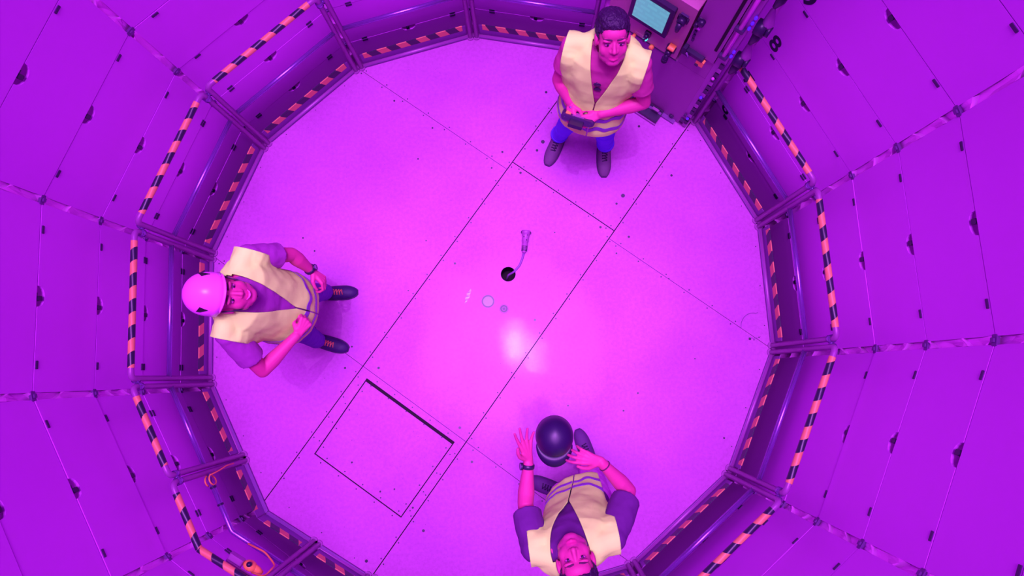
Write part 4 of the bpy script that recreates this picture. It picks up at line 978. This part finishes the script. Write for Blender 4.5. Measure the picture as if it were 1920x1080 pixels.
for s_ in (-1, 1):
    mb = MB(); vs = []
    for (x, y, z) in ((.100, .060, .030), (.104, .020, .048), (.098, .064, .058), (.092, .058, .076), (.083, .040, .086)): pass
    ang = [(math.radians(16), .58), (math.radians(40), .60), (math.radians(36), .78), (math.radians(22), .66)]
    for off in (.0035, -.001):
        for th, cc in ang:
            ph = cc * PI / 2 * 1.12; rr = math.sin(ph) ** .92; x, y, z = s_ * (.113 + off) * rr * math.cos(th), (.136 + off) * rr * math.sin(th), (.130 + off) * math.cos(ph) ** .9 + .012
            vs.append(Rw @ (Vector((x, y, z)) * .95))
    mb.add(vs, [(0, 1, 2, 3), (7, 6, 5, 4)] + [(i, 4 + i, 4 + (i + 1) % 4, (i + 1) % 4) for i in range(4)]); mb.build('vent_window', M['hole'], hw)
# chin strap
m1 = MB(); tube(m1, [hp2(s, y, z) for s, y, z in ((-.082, .02, .03), (-.072, .025, -.03), (-.052, .045, -.085), (0, .05, -.118), (.052, .045, -.085), (.072, .025, -.03), (.082, .02, .03))], .0035, 6); m1.build('chin_strap', M['black'], p2, True)
# black cap helmet in the third man's hands
cc_ = rel(p3, -.018, .435, 1.30); Rc = Matrix.Rotation(p3.rotation_euler.z + math.radians(163), 3, 'Z') @ Matrix.Rotation(math.radians(-4), 3, 'X')
hb = helmet('black_helmet', 'black peaked helmet held out in front of the man at the bottom', cc_, Rc, M['cap_black'], .085, False, .84, ry=.88)
# remote controller in the first man's hands
rc = thing('remote_controller', 'black handheld drone controller held in both hands of the dark-haired man', 'controller', rel(p1, .082, .225, 1.06), p1.rotation_euler.z - .12); rc.scale = (1 / K,) * 3
T_ = Matrix.Rotation(math.radians(38), 3, 'X') @ Matrix.Rotation(math.radians(0), 3, 'Z')
mb = MB(); bbox(mb, (0, 0, 0), (.175, .085, .036), .012, 0, T_); 
for s_ in (-1, 1): capsule(mb, [T_ @ Vector((s_ * .078, .02, -.004)), T_ @ Vector((s_ * .086, -.055, -.018))], [.024, .018], 12)
mb.build('controller_body', M['dark'], rc)
mb = MB(); bbox(mb, T_ @ Vector((-.0, .012, .0195)), (.07, .040, .004), .002, 0, T_); tag(mb.build('display', M['console'], rc), 'grey display')
mb = MB(); bbox(mb, T_ @ Vector((0, .075, -.005)), (.085, .07, .020), .006, 0, T_); mb.build('front_clamp', M['black'], rc)
for s_ in (-1, 1):
    mb = MB(); cyl(mb, T_ @ Vector((s_ * .06, -.015, .018)), T_ @ Vector((s_ * .06, -.015, .040)), .007, 10); ell(mb, T_ @ Vector((s_ * .06, -.015, .042)), (.011, .011, .005), T_); mb.build('stick', M['wire'], rc, True)
mb = MB(); bbox(mb, T_ @ Vector((.062, .012, .0185)), (.03, .03, .005), .002, 0, T_); tag(mb.build('side_pad', M['orange_plastic'], rc), 'brownish pad at one end'); 
# sunglasses on the first man's shirt front
ax1 = lambda z: -.03 + .0
sg = thing('sunglasses', 'dark sunglasses hooked on the neckline of the dark-haired man', 'sunglasses', rel(p1, .010, .140, 1.315), p1.rotation_euler.z); sg.scale = (1 / K,) * 3
for s_ in (-1, 1):
    mb = MB(); ell(mb, (.004 + s_ * .004, .006, s_ * .027), (.022, .007, .023), Matrix.Rotation(math.radians(-8), 3, 'X')); mb.build('lens', M['black'], sg, True)
mb = MB(); tube(mb, [(0, .006, -.008), (.0, .012, 0), (0, .006, .008)], .003, 6); mb.build('bridge', M['black'], sg, True)
for s_ in (-1, 1):
    mb = MB(); tube(mb, [(s_ * .012, .002, .045 * s_), (s_ * .014, -.006, .01), (.010 * s_, -.012, -.06)], .0022, 6); mb.build('temple', M['black'], sg, True)
# watches and wristband
def wristband(root, s_key, el_, wr_, t, r, w_, material, nm, lbl, cat, face=None):
    e, w__ = Vector(el_), Vector(wr_); d = (w__ - e).normalized(); p = e.lerp(w__, t); a = root.rotation_euler.z; Rz = Matrix.Rotation(a, 3, 'Z'); P = rel(root, p.x, p.y, p.z); d = Rz @ d
    th_ = thing(nm, lbl, cat, P, 0); th_.scale = (1 / K,) * 3; mb = MB(); tube(mb, [-d * w_, -d * w_ * .8, d * w_ * .8, d * w_], [r * .93, r, r, r * .93], 20); mb.build('strap', material, th_, True)
    if face:
        f = Vector(face); f = (f - d * f.dot(d)).normalized(); mb = MB(); cyl(mb, f * (r - .003), f * (r + .008), .019, 16); mb.build('watch_case', M['black'], th_, True)
        mb = MB(); cyl(mb, f * (r + .0075), f * (r + .0088), .0155, 16); mb.build('dial', M['wire'], th_, True)
wristband(p2, -1, (-.290, .150, 1.15), (-.240, .215, .99), .96, .0335, .010, M['black'], 'wristwatch', 'dark wristwatch on the wrist of the smiling man in the white helmet', 'watch', (.2, .4, .8))
wristband(p3, -1, (-.260, .150, 1.27), (-.185, .345, 1.31), .93, .0330, .011, M['black'], 'wristwatch', 'dark wristwatch on the raised open-handed arm of the man at the bottom', 'watch', (-.9, 0, .3))
wristband(p3, 1, (.265, .055, 1.22), (.172, .238, 1.30), .90, .0315, .003, M['brow'], 'wristband', 'thin dark cord round the wrist of the hand that holds the black helmet', 'wristband')

# ------------------------------------------------------------------ plan units to metres
for o in list(COL.objects):
    if o.parent is None and o.type in ('EMPTY', 'MESH'):
        o.location = o.location * K; o.scale = o.scale * K
